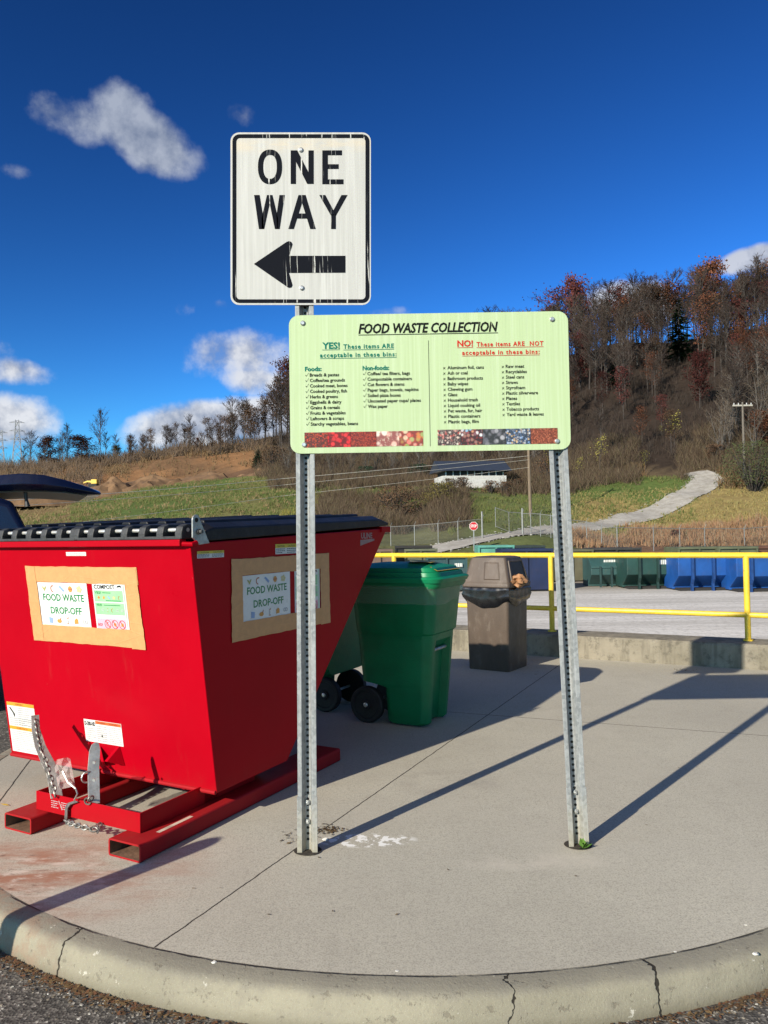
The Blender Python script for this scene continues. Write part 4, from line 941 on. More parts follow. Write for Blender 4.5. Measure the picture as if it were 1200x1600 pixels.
# ------------------------------------------------------------------ wheeled carts
CGRN = pm('green_cart_plastic', (.003, .150, .056), .42, 0, .12, 5, .2, 120, dirt=(.02, .09, .045), dirt_amt=.25, spec=.3); CGRN2 = pm('green_lid_plastic', (.006, .19, .080), .38, 0, .12, 5, .1, 90, spec=.25)
RUB = pm('black_rubber', (.010, .010, .011), .7, 0, .3, 20)
mt, t, b = base_mat('clear_bin_liner'); setb(t, b, Base_Color=(.25, .38, .28), Roughness=.25, Alpha=.26); LINER = mt
def cart(label, loc, rz, lid_open=False, sticker=True):
    c = thing('wheeled_cart', label, 'trash cart', loc, rz, 'green wheeled carts behind the red hopper')
    # local frame: x = front, y = left side seen from behind; origin at the middle of the front foot
    def sec(z, f, bk, hw, r, notch=0., nh=0.):
        base = rrect(bk, f, -hw, hw, r, 5); pts = []
        # order: +x+y corner, -x+y, -x-y, +x-y ; append a notch across the front face
        pts = [(x, y, z) for x, y in base]
        nh_ = max(nh, .02)
        pts += [(f, -nh_ - .015, z), (f - notch, -nh_ + .005, z), (f - notch, nh_ - .005, z), (f, nh_ + .015, z)]
        return pts
    mb = MB()
    loops = [sec(.012, -.02, -.325, .195, .06, .05, .11), sec(.03, .0, -.335, .21, .065, .055, .115), sec(.27, .02, -.345, .224, .065, .055, .12), sec(.285, .022, -.40, .225, .07, .055, .12), sec(.305, .024, -.535, .226, .07, .055, .12),
             sec(.56, .043, -.552, .243, .07, .055, .13), sec(.62, .047, -.556, .247, .07, .0, .13), sec(.665, .050, -.56, .25, .07), sec(.68, .070, -.565, .262, .075), sec(.96, .098, -.59, .283, .08), sec(1.03, .105, -.60, .29, .08)]
    mb.loft(loops, 0, True, False); mb.build('bin_body', CGRN, c, smooth=True, angle=38)
    mb = MB(); mb.loft([sec(1.005, .125, -.615, .302, .085), sec(1.03, .14, -.63, .312, .09), sec(1.045, .14, -.63, .312, .09)], 0, False, False); mb.build('bin_rim', CGRN, c, smooth=True, angle=40)
    # clear liner folded over the rim
    mb = MB(); loops = []
    for k, (z, e) in enumerate(((1.035, .143), (1.0, .128), (.95, .112), (.905, .104))):
        s0 = sec(z, e - .01, -.63 + .05 * k * .3, .312 - .007 * k, .09); q = []
        for i, (x, y, zz) in enumerate(s0):
            wv = .010 * noise.noise(Vector((x * 9, y * 9, k * 2.))); q.append((x + wv, y + wv, zz + (.035 * noise.noise(Vector((x * 6 + 3, y * 6, 1))) - .012 if k == 3 else .012 * noise.noise(Vector((x * 7, y * 7, k))))))
        loops.append(q)
    mb.loft(loops, 0, False, False); mb.build('bin_liner', LINER, c, smooth=True)
    # lid in three moulded steps
    H0 = Vector((-.60, 0, 1.05))
    mb = MB()
    def lsec(z, f, bk, hw, r): return [(x - H0.x, y, z - H0.z) for x, y in rrect(bk, f, -hw, hw, r, 6)]
    mb.loft([lsec(1.046, .150, -.64, .318, .09), lsec(1.075, .165, -.645, .328, .10), lsec(1.085, .150, -.64, .322, .10), lsec(1.090, .130, -.625, .302, .10), lsec(1.118, .120, -.615, .296, .10), lsec(1.124, .098, -.60, .276, .10), lsec(1.150, .085, -.59, .268, .10), lsec(1.158, .055, -.57, .235, .10), lsec(1.176, -.02, -.52, .17, .10), lsec(1.184, -.10, -.44, .09, .08)])
    lid = mb.build('cart_lid', CGRN2, c, smooth=True, angle=32); lid.location = H0
    if sticker:
        mb = MB(); fz = lambda x, y: 1.162 - max(0, (x - .0) * .30) + .0
        lx = lambda x, y, z: (x - H0.x, y, z - H0.z)
        mb.add([lx(.02, -.14, 1.186), lx(-.16, -.17, 1.205), lx(-.24, .06, 1.200), lx(-.03, .12, 1.188)], [(0, 1, 2, 3)]); mb.build('lid_sticker', flat('peeling_yellow_sticker', (.55, .40, .05), .5, .25), lid)
        mb = MB(); mb.add([lx(.105, -.22, 1.128), lx(.045, -.205, 1.156), lx(.045, .20, 1.158), lx(.105, .22, 1.128)], [(0, 1, 2, 3)]); mb.build('lid_label', flat('dark_teal_label', (.01, .06, .07), .4), lid)
        mb = MB(); mb.add([lx(.108, -.225, 1.1295), lx(.100, -.218, 1.1325), lx(.100, .218, 1.1325), lx(.108, .225, 1.1295)], [(0, 1, 2, 3)]); mb.add([lx(.105, -.225, 1.130), lx(.045, -.21, 1.158), lx(.046, -.195, 1.159), lx(.106, -.21, 1.131)], [(0, 1, 2, 3)]); mb.build('label_border', flat('yellow_border', (.5, .36, .05), .5), lid)
    for sgn in (-1, 1):
        mb = MB(); X0, Z0, r_ = -.485, .134, .134; lo = []
        y_in, y_out = sgn * .175, sgn * .232
        for y, r2 in ((y_in, r_ * .9), (y_in + sgn * .006, r_), (y_out - sgn * .008, r_), (y_out, r_ * .93), (y_out - sgn * .002, r_ * .78), (y_out - sgn * .010, r_ * .74), (y_out - sgn * .010, r_ * .28), (y_out + sgn * .002, r_ * .24)):
            lo.append([(X0 + r2 * math.cos(2 * math.pi * k / 28), y, Z0 + r2 * math.sin(2 * math.pi * k / 28)) for k in range(28)])
        mb.loft(lo); wh = mb.build('wheel', RUB, c, smooth=True, angle=40)
        mb = MB(); mb.tube([(X0, y_out - sgn * .002, Z0), (X0, y_out + sgn * .006, Z0), (X0, y_out + sgn * .010, Z0)], [.017, .017, .010], 12); mb.build('axle_cap', STEEL, wh, smooth=True)
    mb = MB(); mb.tube([(-.485, -.2, .134), (-.485, .2, .134)], .011, 8); mb.build('axle', GRY, c)
    mb = MB(); mb.tube([(.005, -.145, .545), (.005, .145, .545)], .0125, 10); mb.build('catch_bar', GRY, c, smooth=True)
    mb = MB()
    mb.tube([(-.60, -.20, .97), (-.69, -.20, 1.0), (-.70, -.17, 1.0), (-.70, .17, 1.0), (-.69, .20, 1.0), (-.60, .20, .97)], .015, 8); mb.build('handle', CGRN, c, smooth=True)
    return c, lid
W_AX = Vector((.46, .888, 0)); N_AX = Vector((.888, -.46, 0))
fc = Vector((.285, 5.535, 0))                     # near front foot corner
c1, _ = cart('green wheeled cart with peeling yellow sticker on its closed lid', fc + W_AX * .205 + N_AX * .0, math.atan2(N_AX.y, N_AX.x))
hub2 = Vector((-.498, 6.099, 0)); a2 = math.atan2(N_AX.y, N_AX.x) + math.pi
nx2 = Vector((math.cos(a2), math.sin(a2), 0)); wy2 = Vector((-nx2.y, nx2.x, 0))
c2, lid2 = cart('green wheeled cart mostly hidden behind the hopper with its lid hanging open', hub2 + nx2 * .485 - wy2 * .232, a2, sticker=False)
lid2.rotation_euler = (0, R(-272), 0); lid2.data.materials[0] = CGRN  # darker body green on this lid stands in for the deep shade
for ch in list(c2.children):
    if ch.name.startswith('bin_liner'): bpy.data.objects.remove(ch)

# ------------------------------------------------------------------ brown litter bin
BRN = pm('weathered_brown_plastic', (.085, .062, .046), .55, 0, .14, 5, .25, 110, dirt=(.17, .14, .115), dirt_amt=.55, stretch=(1.5, 1.5, .6)); BAG = pm('black_bin_bag', (.008, .008, .009), .28, 0, .3, 12)
cc = Vector((1.219, 7.661, 0)); ex = Vector((.262, .379, 0)).normalized(); ey = Vector((-ex.y, ex.x, 0))   # ex along the right-hand face, ey along the front face to the left
ctr_ = cc + ex * .23 + ey * .235
tb = thing('litter_bin', 'square brown plastic litter bin with hooded top and black bag', 'trash can', ctr_, math.atan2(ex.y, ex.x))
def bsec(z, h, r): return [(x, y, z) for x, y in rrect(-h, h, -h, h, r, 5)]
mb = MB(); mb.loft([bsec(0.0, .222, .03), bsec(.01, .226, .03), bsec(.80, .240, .035), bsec(.85, .242, .035)]); mb.build('bin_body', BRN, tb, smooth=True, angle=35)
mb = MB(); mb.loft([bsec(.838, .262, .03), bsec(.845, .268, .03), bsec(.875, .268, .03), bsec(.885, .262, .03), bsec(.90, .255, .03), bsec(1.11, .203, .03), bsec(1.135, .195, .035), bsec(1.148, .16, .04)])
hood = mb.build('bin_hood', BRN, tb, smooth=True, angle=35)
# flat dark sheet paints the shaded door recess on the right face, fielded panel on the front
def hp(side, a, z, out):                           # point on a sloped hood face. side: 0 = right face (-y local?), 1 = front (-x)
    h = .255 - (z - .90) / .21 * .052
    return Vector((a, -h - out, z)) if side == 0 else Vector((-h - out, a, z))
for side in (0, 1):
    mb = MB(); w1, w2 = .185, .150
    if side == 0:
        mb.add([hp(0, -w1, .905, .003), hp(0, w1, .905, .003), hp(0, w2, 1.10, .003), hp(0, -w2, 1.10, .003)], [(0, 1, 2, 3)]); mb.build('hood_opening', flat('shaded_recess_brown', (.030, .024, .019), .6), hood)
        mb = MB()
        for (a, za), (b2, zb) in (((-w1, .905), (-w2, 1.10)), ((-w2, 1.10), (w2, 1.10)), ((w2, 1.10), (w1, .905))):
            mb.tube([hp(0, a, za, .004), hp(0, b2, zb, .004)], .009, 6)
        mb.build('opening_frame', BRN, hood, smooth=True)
    else:
        mb.prism([hp(1, -.165, .915, .001), hp(1, .02, .915, .001), hp(1, .03, 1.09, .001), hp(1, -.130, 1.09, .001)], [hp(1, -.15, .925, .008), hp(1, .005, .925, .008), hp(1, .010, 1.08, .008), hp(1, -.12, 1.08, .008)]); mb.build('hood_panel', BRN, hood, smooth=True, angle=20)
# bag skirt
mb = MB(); loops = []
n_ = 128
for k, (z, h) in enumerate(((.850, .246), (.835, .258), (.81, .266), (.785, .258), (.765, .266), (.735, .262), (.715, .254), (.708, .244))):
    row = []
    for i in range(n_):
        a = i / n_ * 4; sd = int(a); f = (a - sd) * 2 - 1
        c_ = [(-h, f * h), (f * h, h), (h, -f * h), (-f * h, -h)][sd]
        sag = .06 * (1 - f * f) * (k / 6) ** 1.5; wv = .013 * noise.noise(Vector((c_[0] * 14 + z * 9, c_[1] * 14, z * 30)))
        row.append((c_[0] * (1 + wv * 2), c_[1] * (1 + wv * 2), z - sag + .02 * noise.noise(Vector((c_[0] * 7, c_[1] * 7, 3))) * k / 4))
    loops.append(row)
mb.loft(loops, 0, False, False); mb.build('bin_bag', BAG, tb, smooth=True, angle=60)
# crumpled paper bag stuffed in the opening
rr_ = random.Random(4); bm = bmesh.new(); bmesh.ops.create_icosphere(bm, subdivisions=3, radius=1)
for v in bm.verts:
    q = v.co.copy(); d_ = 1 + .5 * noise.noise(q * 1.4 + Vector((2, 0, 0))) + .5 * abs(noise.noise(q * 3.3)) - .35 * abs(noise.noise(q * 6.5)) + rr_.uniform(-.10, .10)
    v.co = Vector((q.x * .095 * d_, q.y * .10 * d_, q.z * .070 * d_))
me = bpy.data.meshes.new('paper_bag'); bm.to_mesh(me); bm.free(); me.materials.append(pm('brown_kraft_paper', (.33, .165, .075), .7, 0, .3, 18))
pb_ = link(bpy.data.objects.new('paper_bag', me)); pb_.location = P(803, 908, 7.77) + Vector((.02, 0, .005)); tag(pb_, 'crumpled brown paper bag sticking out of the brown litter bin', 'paper bag')

# ------------------------------------------------------------------ bollard beside the nose (its shadow crosses the kerb)
tip = Vector((-.765, 3.595, 0)); dv = Vector((.66, .75, 0)).normalized(); hb = .90; bp = tip - dv * (hb / math.tan(SUN_EL)); bp.z = -.11
mb = MB(); lo = [(.0, .055), (.9 + .05, .055)]
mb.tube([bp, bp + Vector((0, 0, .93)), bp + Vector((0, 0, .965)), bp + Vector((0, 0, .99)), bp + Vector((0, 0, 1.005)), bp + Vector((0, 0, 1.01))], [.052, .052, .049, .038, .02, .004], 20)
tag(mb.build('bollard', YEL, smooth=True, angle=60), 'round topped yellow pipe bollard in the asphalt beside the kerb', 'bollard')

# ------------------------------------------------------------------ weeds and litter on the slab
mb = MB(); rr = random.Random(5); bq = RPB + Vector((.012, -.018, .003))
for k in range(14):
    a = rr.uniform(0, 6.28); l = rr.uniform(.025, .05); el = rr.uniform(.2, 1.2); d_ = Vector((math.cos(a) * math.cos(el), math.sin(a) * math.cos(el) * .8 - .1, math.sin(el))); s_ = Vector((-d_.y, d_.x, .1)).normalized() * l * .28
    mb.add([bq, bq + d_ * l * .5 + s_, bq + d_ * l, bq + d_ * l * .5 - s_], [(0, 1, 2, 3)])
tag(mb.build('weed', island_mat('weed_leaf', [(.05, .12, .02), (.10, .20, .035), (.07, .15, .02)])), 'small green weed growing at the foot of the right sign post', 'weed')
def flakes(name, pts, smin, smax, mat, seed, label=None, cat=None, kind=None, lift=.003, up=.5):
    r_ = random.Random(seed); mb = MB()
    for (x, y, z) in pts:
        s = r_.uniform(smin, smax); a = r_.uniform(0, 6.28); u = Vector((math.cos(a), math.sin(a), r_.uniform(-.3, .3) * up)); v = Vector((-math.sin(a), math.cos(a), r_.uniform(-.4, .4) * up)) * r_.uniform(.4, .8); c = Vector((x, y, z + lift + s * .25 * up))
        mb.add([c - u * s, c + v * s * .6, c + u * s, c - v * s * .6], [(0, 1, 2, 3)])
    o = mb.build(name, mat); 
    return tag(o, label, cat, None, kind)
rr = random.Random(11); pts = []
def gpts(px, py, sx, sy, n):
    for _ in range(n):
        g = G(px + rr.gauss(0, sx), py + rr.gauss(0, sy)); pts.append(tuple(g))
gpts(512, 1297, 9, 3.5, 90); gpts(455, 1310, 8, 6, 22); gpts(1068, 1048, 14, 2, 30); gpts(830, 1046, 14, 4, 14)
DEAD = island_mat('dead_leaf_bits', [(.05, .032, .018), (.13, .08, .035), (.03, .02, .012), (.20, .14, .07)])
flakes('leaf_litter', pts, .006, .014, DEAD, 2, 'crumbled dead leaves scattered on the concrete around the posts', 'leaf litter', 'stuff')
pts = []
for px, py in ((345, 1388), (302, 1389), (520, 1425), (498, 1341), (1060, 1200), (800, 1180), (620, 1430), (900, 1370), (1010, 1290), (700, 1360), (420, 1430)): pts.append(tuple(G(px, py)))
flakes('leaf_crumb', pts, .006, .013, DEAD, 4, 'single brown leaf crumbs lying about the slab', 'leaf litter', 'stuff')
pts = [tuple(G(8, 1259)), ]
o = flakes('yellow_leaf', pts, .030, .031, pm('yellow_leaf', (.55, .38, .03), .6), 8, 'yellow fallen leaf on the concrete left of the hopper', 'leaf')
# pale chips on the kerb and slab
def stones(name, spots, mat, seed, kind=None, label=None, cat=None):
    r_ = random.Random(seed); mb = MB()
    for (x, y, z, s) in spots:
        vs_ = []; n = 6
        for zz, k in ((0, 1.), (.55, .75)):
            for i in range(n): a = 6.283 * i / n + r_.uniform(-.3, .3); q = s * k * r_.uniform(.7, 1.1); vs_.append((x + q * math.cos(a), y + q * math.sin(a) * .8, z + s * zz * r_.uniform(.6, 1)))
        mb.add(vs_, [(i, (i + 1) % n, n + (i + 1) % n, n + i) for i in range(n)] + [tuple(range(n, 2 * n))])
    return tag(mb.build(name, mat), label, cat, None, kind)
sp = []
for _ in range(1500):
    a = R(rr.uniform(195, 335)); r_ = PR + .135 + abs(rr.gauss(0, .05)) + .003; sp.append((PC.x + r_ * math.cos(a), PC.y + r_ * math.sin(a), -.111, rr.uniform(.0025, .007)))
for _ in range(500):
    a = R(rr.uniform(200, 330)); r_ = PR + .14 + abs(rr.gauss(0, .25)); sp.append((PC.x + r_ * math.cos(a), PC.y + r_ * math.sin(a), -.111, rr.uniform(.003, .008)))
stones('gutter_grit', sp, island_mat('grit', [(.10, .085, .065), (.22, .19, .15), (.06, .05, .04), (.42, .40, .36)], .9), 3, 'stuff', 'loose grit and chips along the foot of the kerb', 'grit')
pts = []
for _ in range(2600):
    a = R(rr.choice((rr.uniform(200, 335), rr.gauss(296, 7), rr.gauss(243, 8)))); r_ = PR + .133 + abs(rr.gauss(0, .03)); pts.append((PC.x + r_ * math.cos(a), PC.y + r_ * math.sin(a), -.108))
flakes('gutter_litter', pts, .004, .012, island_mat('gutter_bits', [(.16, .07, .035), (.09, .055, .03), (.20, .13, .06)]), 6, 'brown pine needle and leaf debris in the gutter', 'leaf litter', 'stuff')
sp = []
for px, py, s in ((334, 1504, .012), (620, 1517, .008), (1180, 1490, .012), (1055, 1487, .008), (508, 1312, .016), (1165, 1445, .007), (640, 1340, .004)): g = G(px, py); sp.append((g.x, g.y, -.002, s))
stones('pale_chip', sp, pm('pale_chip', (.62, .60, .55), .8), 9, 'stuff', 'few pale stone chips on the kerb and slab', 'stone')

# ------------------------------------------------------------------ dark blue car with raised tailgate
NAVY = pm('navy_car_paint', (.004, .008, .030), .28, .0, .1, 3, coat=.25); GLS = flat('dark_car_glass', (.012, .014, .016), .06); TRIM = flat('black_trim', (.02, .02, .021), .5); LIN = flat('grey_gate_lining', (.24, .235, .22), .7); TAIL = flat('red_tail_lamp', (.35, .01, .012), .15); ALLOY = pm('alloy_wheel', (.5, .5, .5), .3, .9)
car = thing('parked_car', 'dark navy car at the left edge with its tailgate raised', 'car', (-2.98, 6.84, -.06), R(205.5))
# local: +x towards the bonnet (picture left), y negative is away from the camera
YW = 1.86
prof = [(.02, .45), (.0, .62), (.02, .95), (.06, 1.12), (.16, 1.50), (.30, 1.80), (.55, 1.88), (1.6, 1.90), (2.4, 1.83), (3.15, 1.42), (3.35, 1.28), (4.25, 1.12), (4.50, .95), (4.55, .60), (4.5, .38), (4.20, .30), (.35, .30)]
loops = []
for y, ins in ((0.0, .10), (-.05, .0), (-YW + .05, .0), (-YW, .10)):
    row = []
    for x, z in prof:
        tz = max(0, (z - 1.05) / .85) * .14
        yy = y; yy = yy + (-tz if y > -YW / 2 else tz)
        row.append((x + (ins * .25 if x < 1 else -ins * .25 if x > 4 else 0), yy, z - (ins * .3 if z > 1.6 else 0)))
    loops.append(row)
mb = MB(); mb.loft(loops); mb.build('body', NAVY, car, bevel=.03, smooth=True, seg=3)
mb = MB()
for s_, y in ((1, -.004), (-1, -YW + .004)):
    def wp(x, z): tz = (z - 1.05) / .85 * .14; return (x, (y + .012) - tz if s_ == 1 else (y - .012) + tz, z)
    for a in ([(.40, 1.18), (1.05, 1.18), (1.05, 1.68), (.52, 1.66)], [(1.12, 1.18), (2.05, 1.18), (2.0, 1.70), (1.12, 1.70)], [(2.12, 1.18), (3.12, 1.20), (2.45, 1.66), (2.08, 1.70)]):
        mb.add([wp(*q) for q in a], [(0, 1, 2, 3)])
mb.build('side_window', GLS, car)
mb = MB(); mb.add([(.10 - .02, -.22, 1.16), (.10 - .02, -YW + .22, 1.16), (.285 - .02, -YW + .30, 1.72), (.285 - .02, -.30, 1.72)], [(0, 1, 2, 3)]); mb.build('boot_opening', flat('car_interior', (.02, .02, .02), .9), car)
mb = MB(); mb.box(-.06, .10, -YW + .02, -.02, .42, .72); mb.build('rear_bumper', NAVY, car, bevel=.05, smooth=True)
for y in (-.12, -YW + .12): mb = MB(); mb.box(-.01, .16, y - .09, y + .09, .95, 1.30); mb.build('tail_lamp', TAIL, car, bevel=.02)
for x in (.95, 3.70):
    for y in (-.10, -YW + .10):
        mb = MB(); lo = []
        for yy, r_ in ((y - .10, .30), (y - .08, .345), (y + .08, .345), (y + .10, .30)): lo.append([(x + r_ * math.cos(.2618 * k), yy, .345 + r_ * math.sin(.2618 * k)) for k in range(24)])
        mb.loft(lo); wh = mb.build('wheel', RUB, car, smooth=True)
        mb = MB(); mb.tube([(x, y - .106, .345), (x, y + .106, .345)], .21, 18); mb.build('rim', ALLOY, wh)
mb = MB(); mb.prism([(.50, -.93, 1.88), (.72, -.93, 1.88), (.66, -.93, 1.95), (.54, -.93, 2.0), (.515, -.93, 2.0)], [(.50, -.95, 1.88), (.72, -.95, 1.88), (.66, -.95, 1.95), (.54, -.95, 2.0), (.515, -.95, 2.0)]); mb.build('antenna_fin', TRIM, car, bevel=.004)
# raised tailgate: curved shell, from hinge (x=.42) to tip (x=-.72)
gp = [(.62, 1.965, 1.89), (.42, 2.045, 1.895), (.22, 2.065, 1.905), (.04, 2.055, 1.905), (-.14, 2.015, 1.895), (-.34, 1.955, 1.875), (-.47, 1.905, 1.875)]
mb = MB(); loops = []
for i, (x, zt_, zb) in enumerate(gp):
    w0_ = (.20, .16, .14, .15, .18, .24, .34)[i]
    loops.append([(x, -w0_ - .05, zb), (x, -w0_, zb + (zt_ - zb) * .35), (x, -w0_ - .05, zt_ - .01), (x, -.5, zt_ + .01), (x, -YW / 2, zt_ + .015), (x, -YW + .5, zt_ + .01), (x, -YW + w0_ + .05, zt_ - .01), (x, -YW + w0_, zb + (zt_ - zb) * .35), (x, -YW + w0_ + .05, zb)])
mb.loft(loops); tg = mb.build('tailgate', NAVY, car, smooth=True, angle=50, bevel=.008)
mb = MB(); mb.loft([[(x, -.24 - .1 * (i > 4), zb - .012), (x, -YW + .24 + .1 * (i > 4), zb - .012), (x, -YW + .26 + .1 * (i > 4), zb + .004), (x, -.26 - .1 * (i > 4), zb + .004)] for i, (x, zt_, zb) in enumerate(gp[:-1])]); mb.build('gate_lining', LIN, tg, smooth=True)
mb = MB(); mb.tube([(.19, -.30, 1.90), (.185, -.30, 1.82), (.175, -.30, 1.76)], [.018, .015, .026], 8); mb.build('gate_latch', TRIM, tg)

# ------------------------------------------------------------------ containers on the gravel lot
def dump(name, label, px0, px1, ytop, D, depth, col, style, group=None, yaw=0, zb=-1.5, wear=.35, white=None):
    a = P(px0, 850, D).x; b2 = P(px1, 850, D).x; Lx = b2 - a; Hh = P((px0 + px1) / 2, ytop, D).z - zb
    mat = pm('container_' + label[:18].replace(' ', '_'), col, .5, 0, .22, .9, 0, dirt=(col[0] * .4 + .06, col[1] * .4 + .03, col[2] * .3 + .015), dirt_amt=wear)
    o = thing(name, label, 'dumpster', ((a + b2) / 2, D, zb), yaw, group); h = Lx / 2; dk = pm('rib_' + label[:18].replace(' ', '_'), tuple(x * .6 for x in col), .6, 0, .3, 2)
    rib = lambda x, z0, z1, y=0, w_=.07, d_=.08: MB().box(x - w_ / 2, x + w_ / 2, y - d_, y, z0, z1)
    if style == 'hopper':                           # sloped front top and undercut front face, side seen
        pr = [(0.0, .62), (.62, .10), (.62, .02), (depth, .02), (depth, Hh), (.75, Hh), (0, Hh * .62)]
        mb = MB(); mb.prism([(-h, y, z) for y, z in pr], [(h, y, z) for y, z in pr]); mb.build('bin_shell', mat, o, bevel=.02)
        for k in range(3):
            x = -h + Lx * (.22 + .28 * k); mb = MB(); mb.prism([(x - .04, -.10, Hh * .62), (x - .04, -.10, 0), (x - .04, .0, 0), (x - .04, .0, Hh * .62)], [(x + .04, -.10, Hh * .62), (x + .04, -.10, 0), (x + .04, .0, 0), (x + .04, .0, Hh * .62)]); mb.build('rib', dk, o)
        mb = MB(); mb.box(-h - .02, h + .02, -.05, .02, Hh * .62 - .08, Hh * .62); mb.build('top_rail', mat, o)
    elif style == 'pocket':
        pr = [(0.0, Hh * .42), (.75, .16), (.75, .06), (depth, .06), (depth, Hh), (0, Hh)]
        mb = MB(); mb.prism([(-h, y, z) for y, z in pr], [(h * .80, y, z) for y, z in pr])
        pr2 = [(.9, .06), (depth, .06), (depth, Hh), (.9, Hh)]; mb.prism([(h * .81, y, z) for y, z in pr2], [(h, y, z) for y, z in pr2]); mb.build('bin_shell', mat, o, bevel=.02)
        for k in range(2):
            x = -h + Lx * (.22 + .34 * k); r_ = lambda q: [(q, -.15, Hh - .1), (q, -.15, .55), (q, -.02, .32), (q, -.06, .0), (q, .10, .0), (q, .10, .32), (q, .0, .60), (q, .0, Hh - .1)]
            mb = MB(); mb.prism(r_(x - .05), r_(x + .05)); mb.build('rib', dk, o)
        mb = MB(); mb.box(-h - .03, h * .82, -.06, .02, Hh - .12, Hh + .01); mb.build('top_rail', mat, o)
        mb = MB(); mb.box(h * .86, h * .92, .74, .9, .1, Hh - .1); mb.build('rib', mat, o)
        mb = MB(); mb.box(-h + .1, h, .1, depth - .1, -.0, .12); mb.build('skid', flat('skid_gap_black', (.02, .018, .016), .8), o)  # skid blackened to paint the dark gap under the bin
    else:                                           # straight ribbed box
        mb = MB(); mb.prism([(-h, 0, .08), (h, 0, .08), (h, 0, Hh), (-h, 0, Hh)], [(-h, depth, .08), (h, depth, .08), (h, depth, Hh), (-h, depth, Hh)]); mb.build('bin_shell', mat, o, bevel=.02)
        nr = max(2, int(Lx / .9))
        for k in range(nr + 1):
            x = -h + Lx * k / nr; rib(x, .08, Hh - .02, 0, .09, .09).build('rib', mat, o)
        mb = MB(); mb.box(-h - .05, h + .05, -.11, .03, Hh - .10, Hh + .02); mb.build('top_rail', mat, o)
        mb = MB(); mb.box(-h, h, .1, depth - .1, 0, .09); mb.build('skid', flat('skid_gap_black', (.02, .018, .016), .8), o)  # black skid colour also stands for the shaded gap below
    if white:
        f = lambda s, t, hh: Vector((-h + s, -.004 - hh, t)); wl = flat('stencil_white', (.60, .60, .56), .6); mb = MB()
        x, z, wd, hg, txt, yy = white
        f = lambda s, t, hh: Vector((-h + s * Lx, yy - hh, t * Hh))
        if txt == '#':
            r_ = random.Random(int(px0)); q = x
            while q < x + wd: l = r_.uniform(.02, .05); quad(mb, f, q, q + l, z, z + hg, .006); q += l + .012
        else:
            quad(mb, f, x, x + wd, z, z + hg, .006)
        mb.build('stencil_mark', wl, o)
    return o
GCOL = (.016, .055, .048)
dump('front_load_dumpster', 'dark green dumpster with sloped top and two ribs, white stencil on it', 923, 985, 865, 38.5, 1.7, (.028, .075, .072), 'hopper', 'dumpsters on the gravel lot', white=(.35, .74, .28, .07, '#', .24))
dump('front_load_dumpster', 'darker green dumpster with rust patches between the sloped green one and the blue pair', 979, 1064, 865.5, 36.8, 1.9, (.014, .050, .042), 'pocket', 'dumpsters on the gravel lot', white=(.55, .70, .14, .13, '#', -.01))
dump('front_load_dumpster', 'bright blue dumpster with angled pockets beside the dark green dumpster', 1059, 1155, 866, 35.3, 1.9, (.008, .066, .255), 'pocket', 'dumpsters on the gravel lot', wear=.2)
dump('front_load_dumpster', 'bright blue dumpster behind the right end of the yellow rail', 1150, 1250, 866, 34.2, 1.9, (.008, .066, .255), 'pocket', 'dumpsters on the gravel lot', wear=.25)
dump('roll_off_container', 'olive roll off container whose rim shows above the blue dumpster', 1060, 1124, 855, 41.5, 2.2, (.10, .11, .062), 'box', 'roll off containers')
dump('roll_off_container', 'olive roll off container with darker rim behind the right blue dumpster', 1123, 1182, 854.5, 41.0, 2.2, (.075, .085, .045), 'box', 'roll off containers')
dump('roll_off_container', 'rusty brown roll off container at the right end of the lot', 1182, 1260, 853.5, 41.5, 2.2, (.10, .045, .028), 'box', 'roll off containers')
dump('roll_off_container', 'drab olive container with a white panel just right of the right sign post', 862, 925, 859, 42.5, 2.2, (.105, .10, .062), 'box', 'roll off containers', white=(.76, .55, .2, .16, '', -.10))
dump('roll_off_container', 'low dark container with grey lid behind the green dumpsters', 926, 1000, 856.5, 43.0, 2.2, (.045, .042, .038), 'box', 'roll off containers')
dump('roll_off_container', 'dark navy roll off container with faded white lettering behind the litter bin', 783, 862, 858, 36.5, 2.0, (.008, .016, .055), 'box', 'roll off containers', wear=.12)
dump('roll_off_container', 'container with pale teal top beyond the navy one', 748, 802, 852.5, 42.5, 2.2, (.09, .27, .22), 'box', 'roll off containers', wear=.15)
dump('roll_off_container', 'black topped container with thin teal edge beyond the litter bin', 803, 850, 853, 43.0, 2.2, (.02, .03, .03), 'box', 'roll off containers')
dump('front_load_dumpster', 'blue green dumpster with white stencil showing above the green cart lid', 667, 728, 869, 37.0, 1.7, (.022, .060, .066), 'box', 'dumpsters on the gravel lot', white=(.70, .70, .2, .10, '#', -.10))
dump('roll_off_container', 'olive container panel seen between the rail and the green cart lid', 633, 682, 858, 42.0, 2.2, (.10, .105, .065), 'box', 'roll off containers')
dump('roll_off_container', 'black container with ragged top edge left of the olive panel', 618, 674, 853.5, 42.9, 2.2, (.018, .014, .012), 'box', 'roll off containers')
dump('roll_off_container', 'weathered brown container beside the right edge of the red hopper', 575, 612, 859, 41.0, 2.2, (.14, .085, .062), 'box', 'roll off containers')
# faded vertical lettering on the navy container
sp = []; rr = random.Random(31)
for i in range(8, len(ctr) - 6):
    d = ctr[i + 1][0] - ctr[i - 1][0]; nrm = Vector((-d.y, d.x, 0)).normalized()
    for sd, n in ((1, 9), (-1, 3)):
        for _ in range(n):
            q = ctr[i][0] + nrm * sd * (ctr[i][1] / 2 + rr.gauss(0, .32)) + d * rr.random() * .5; sp.append((q.x, q.y, zt(q.x, q.y) + .04, abs(rr.gauss(.04, .05)) + .025))
stones('track_rubble', sp, island_mat('pale_rubble', [(.30, .28, .25), (.48, .46, .42), (.20, .185, .16)], .9), 5, 'stuff', 'pale broken stones spilling along the track edges', 'rubble')
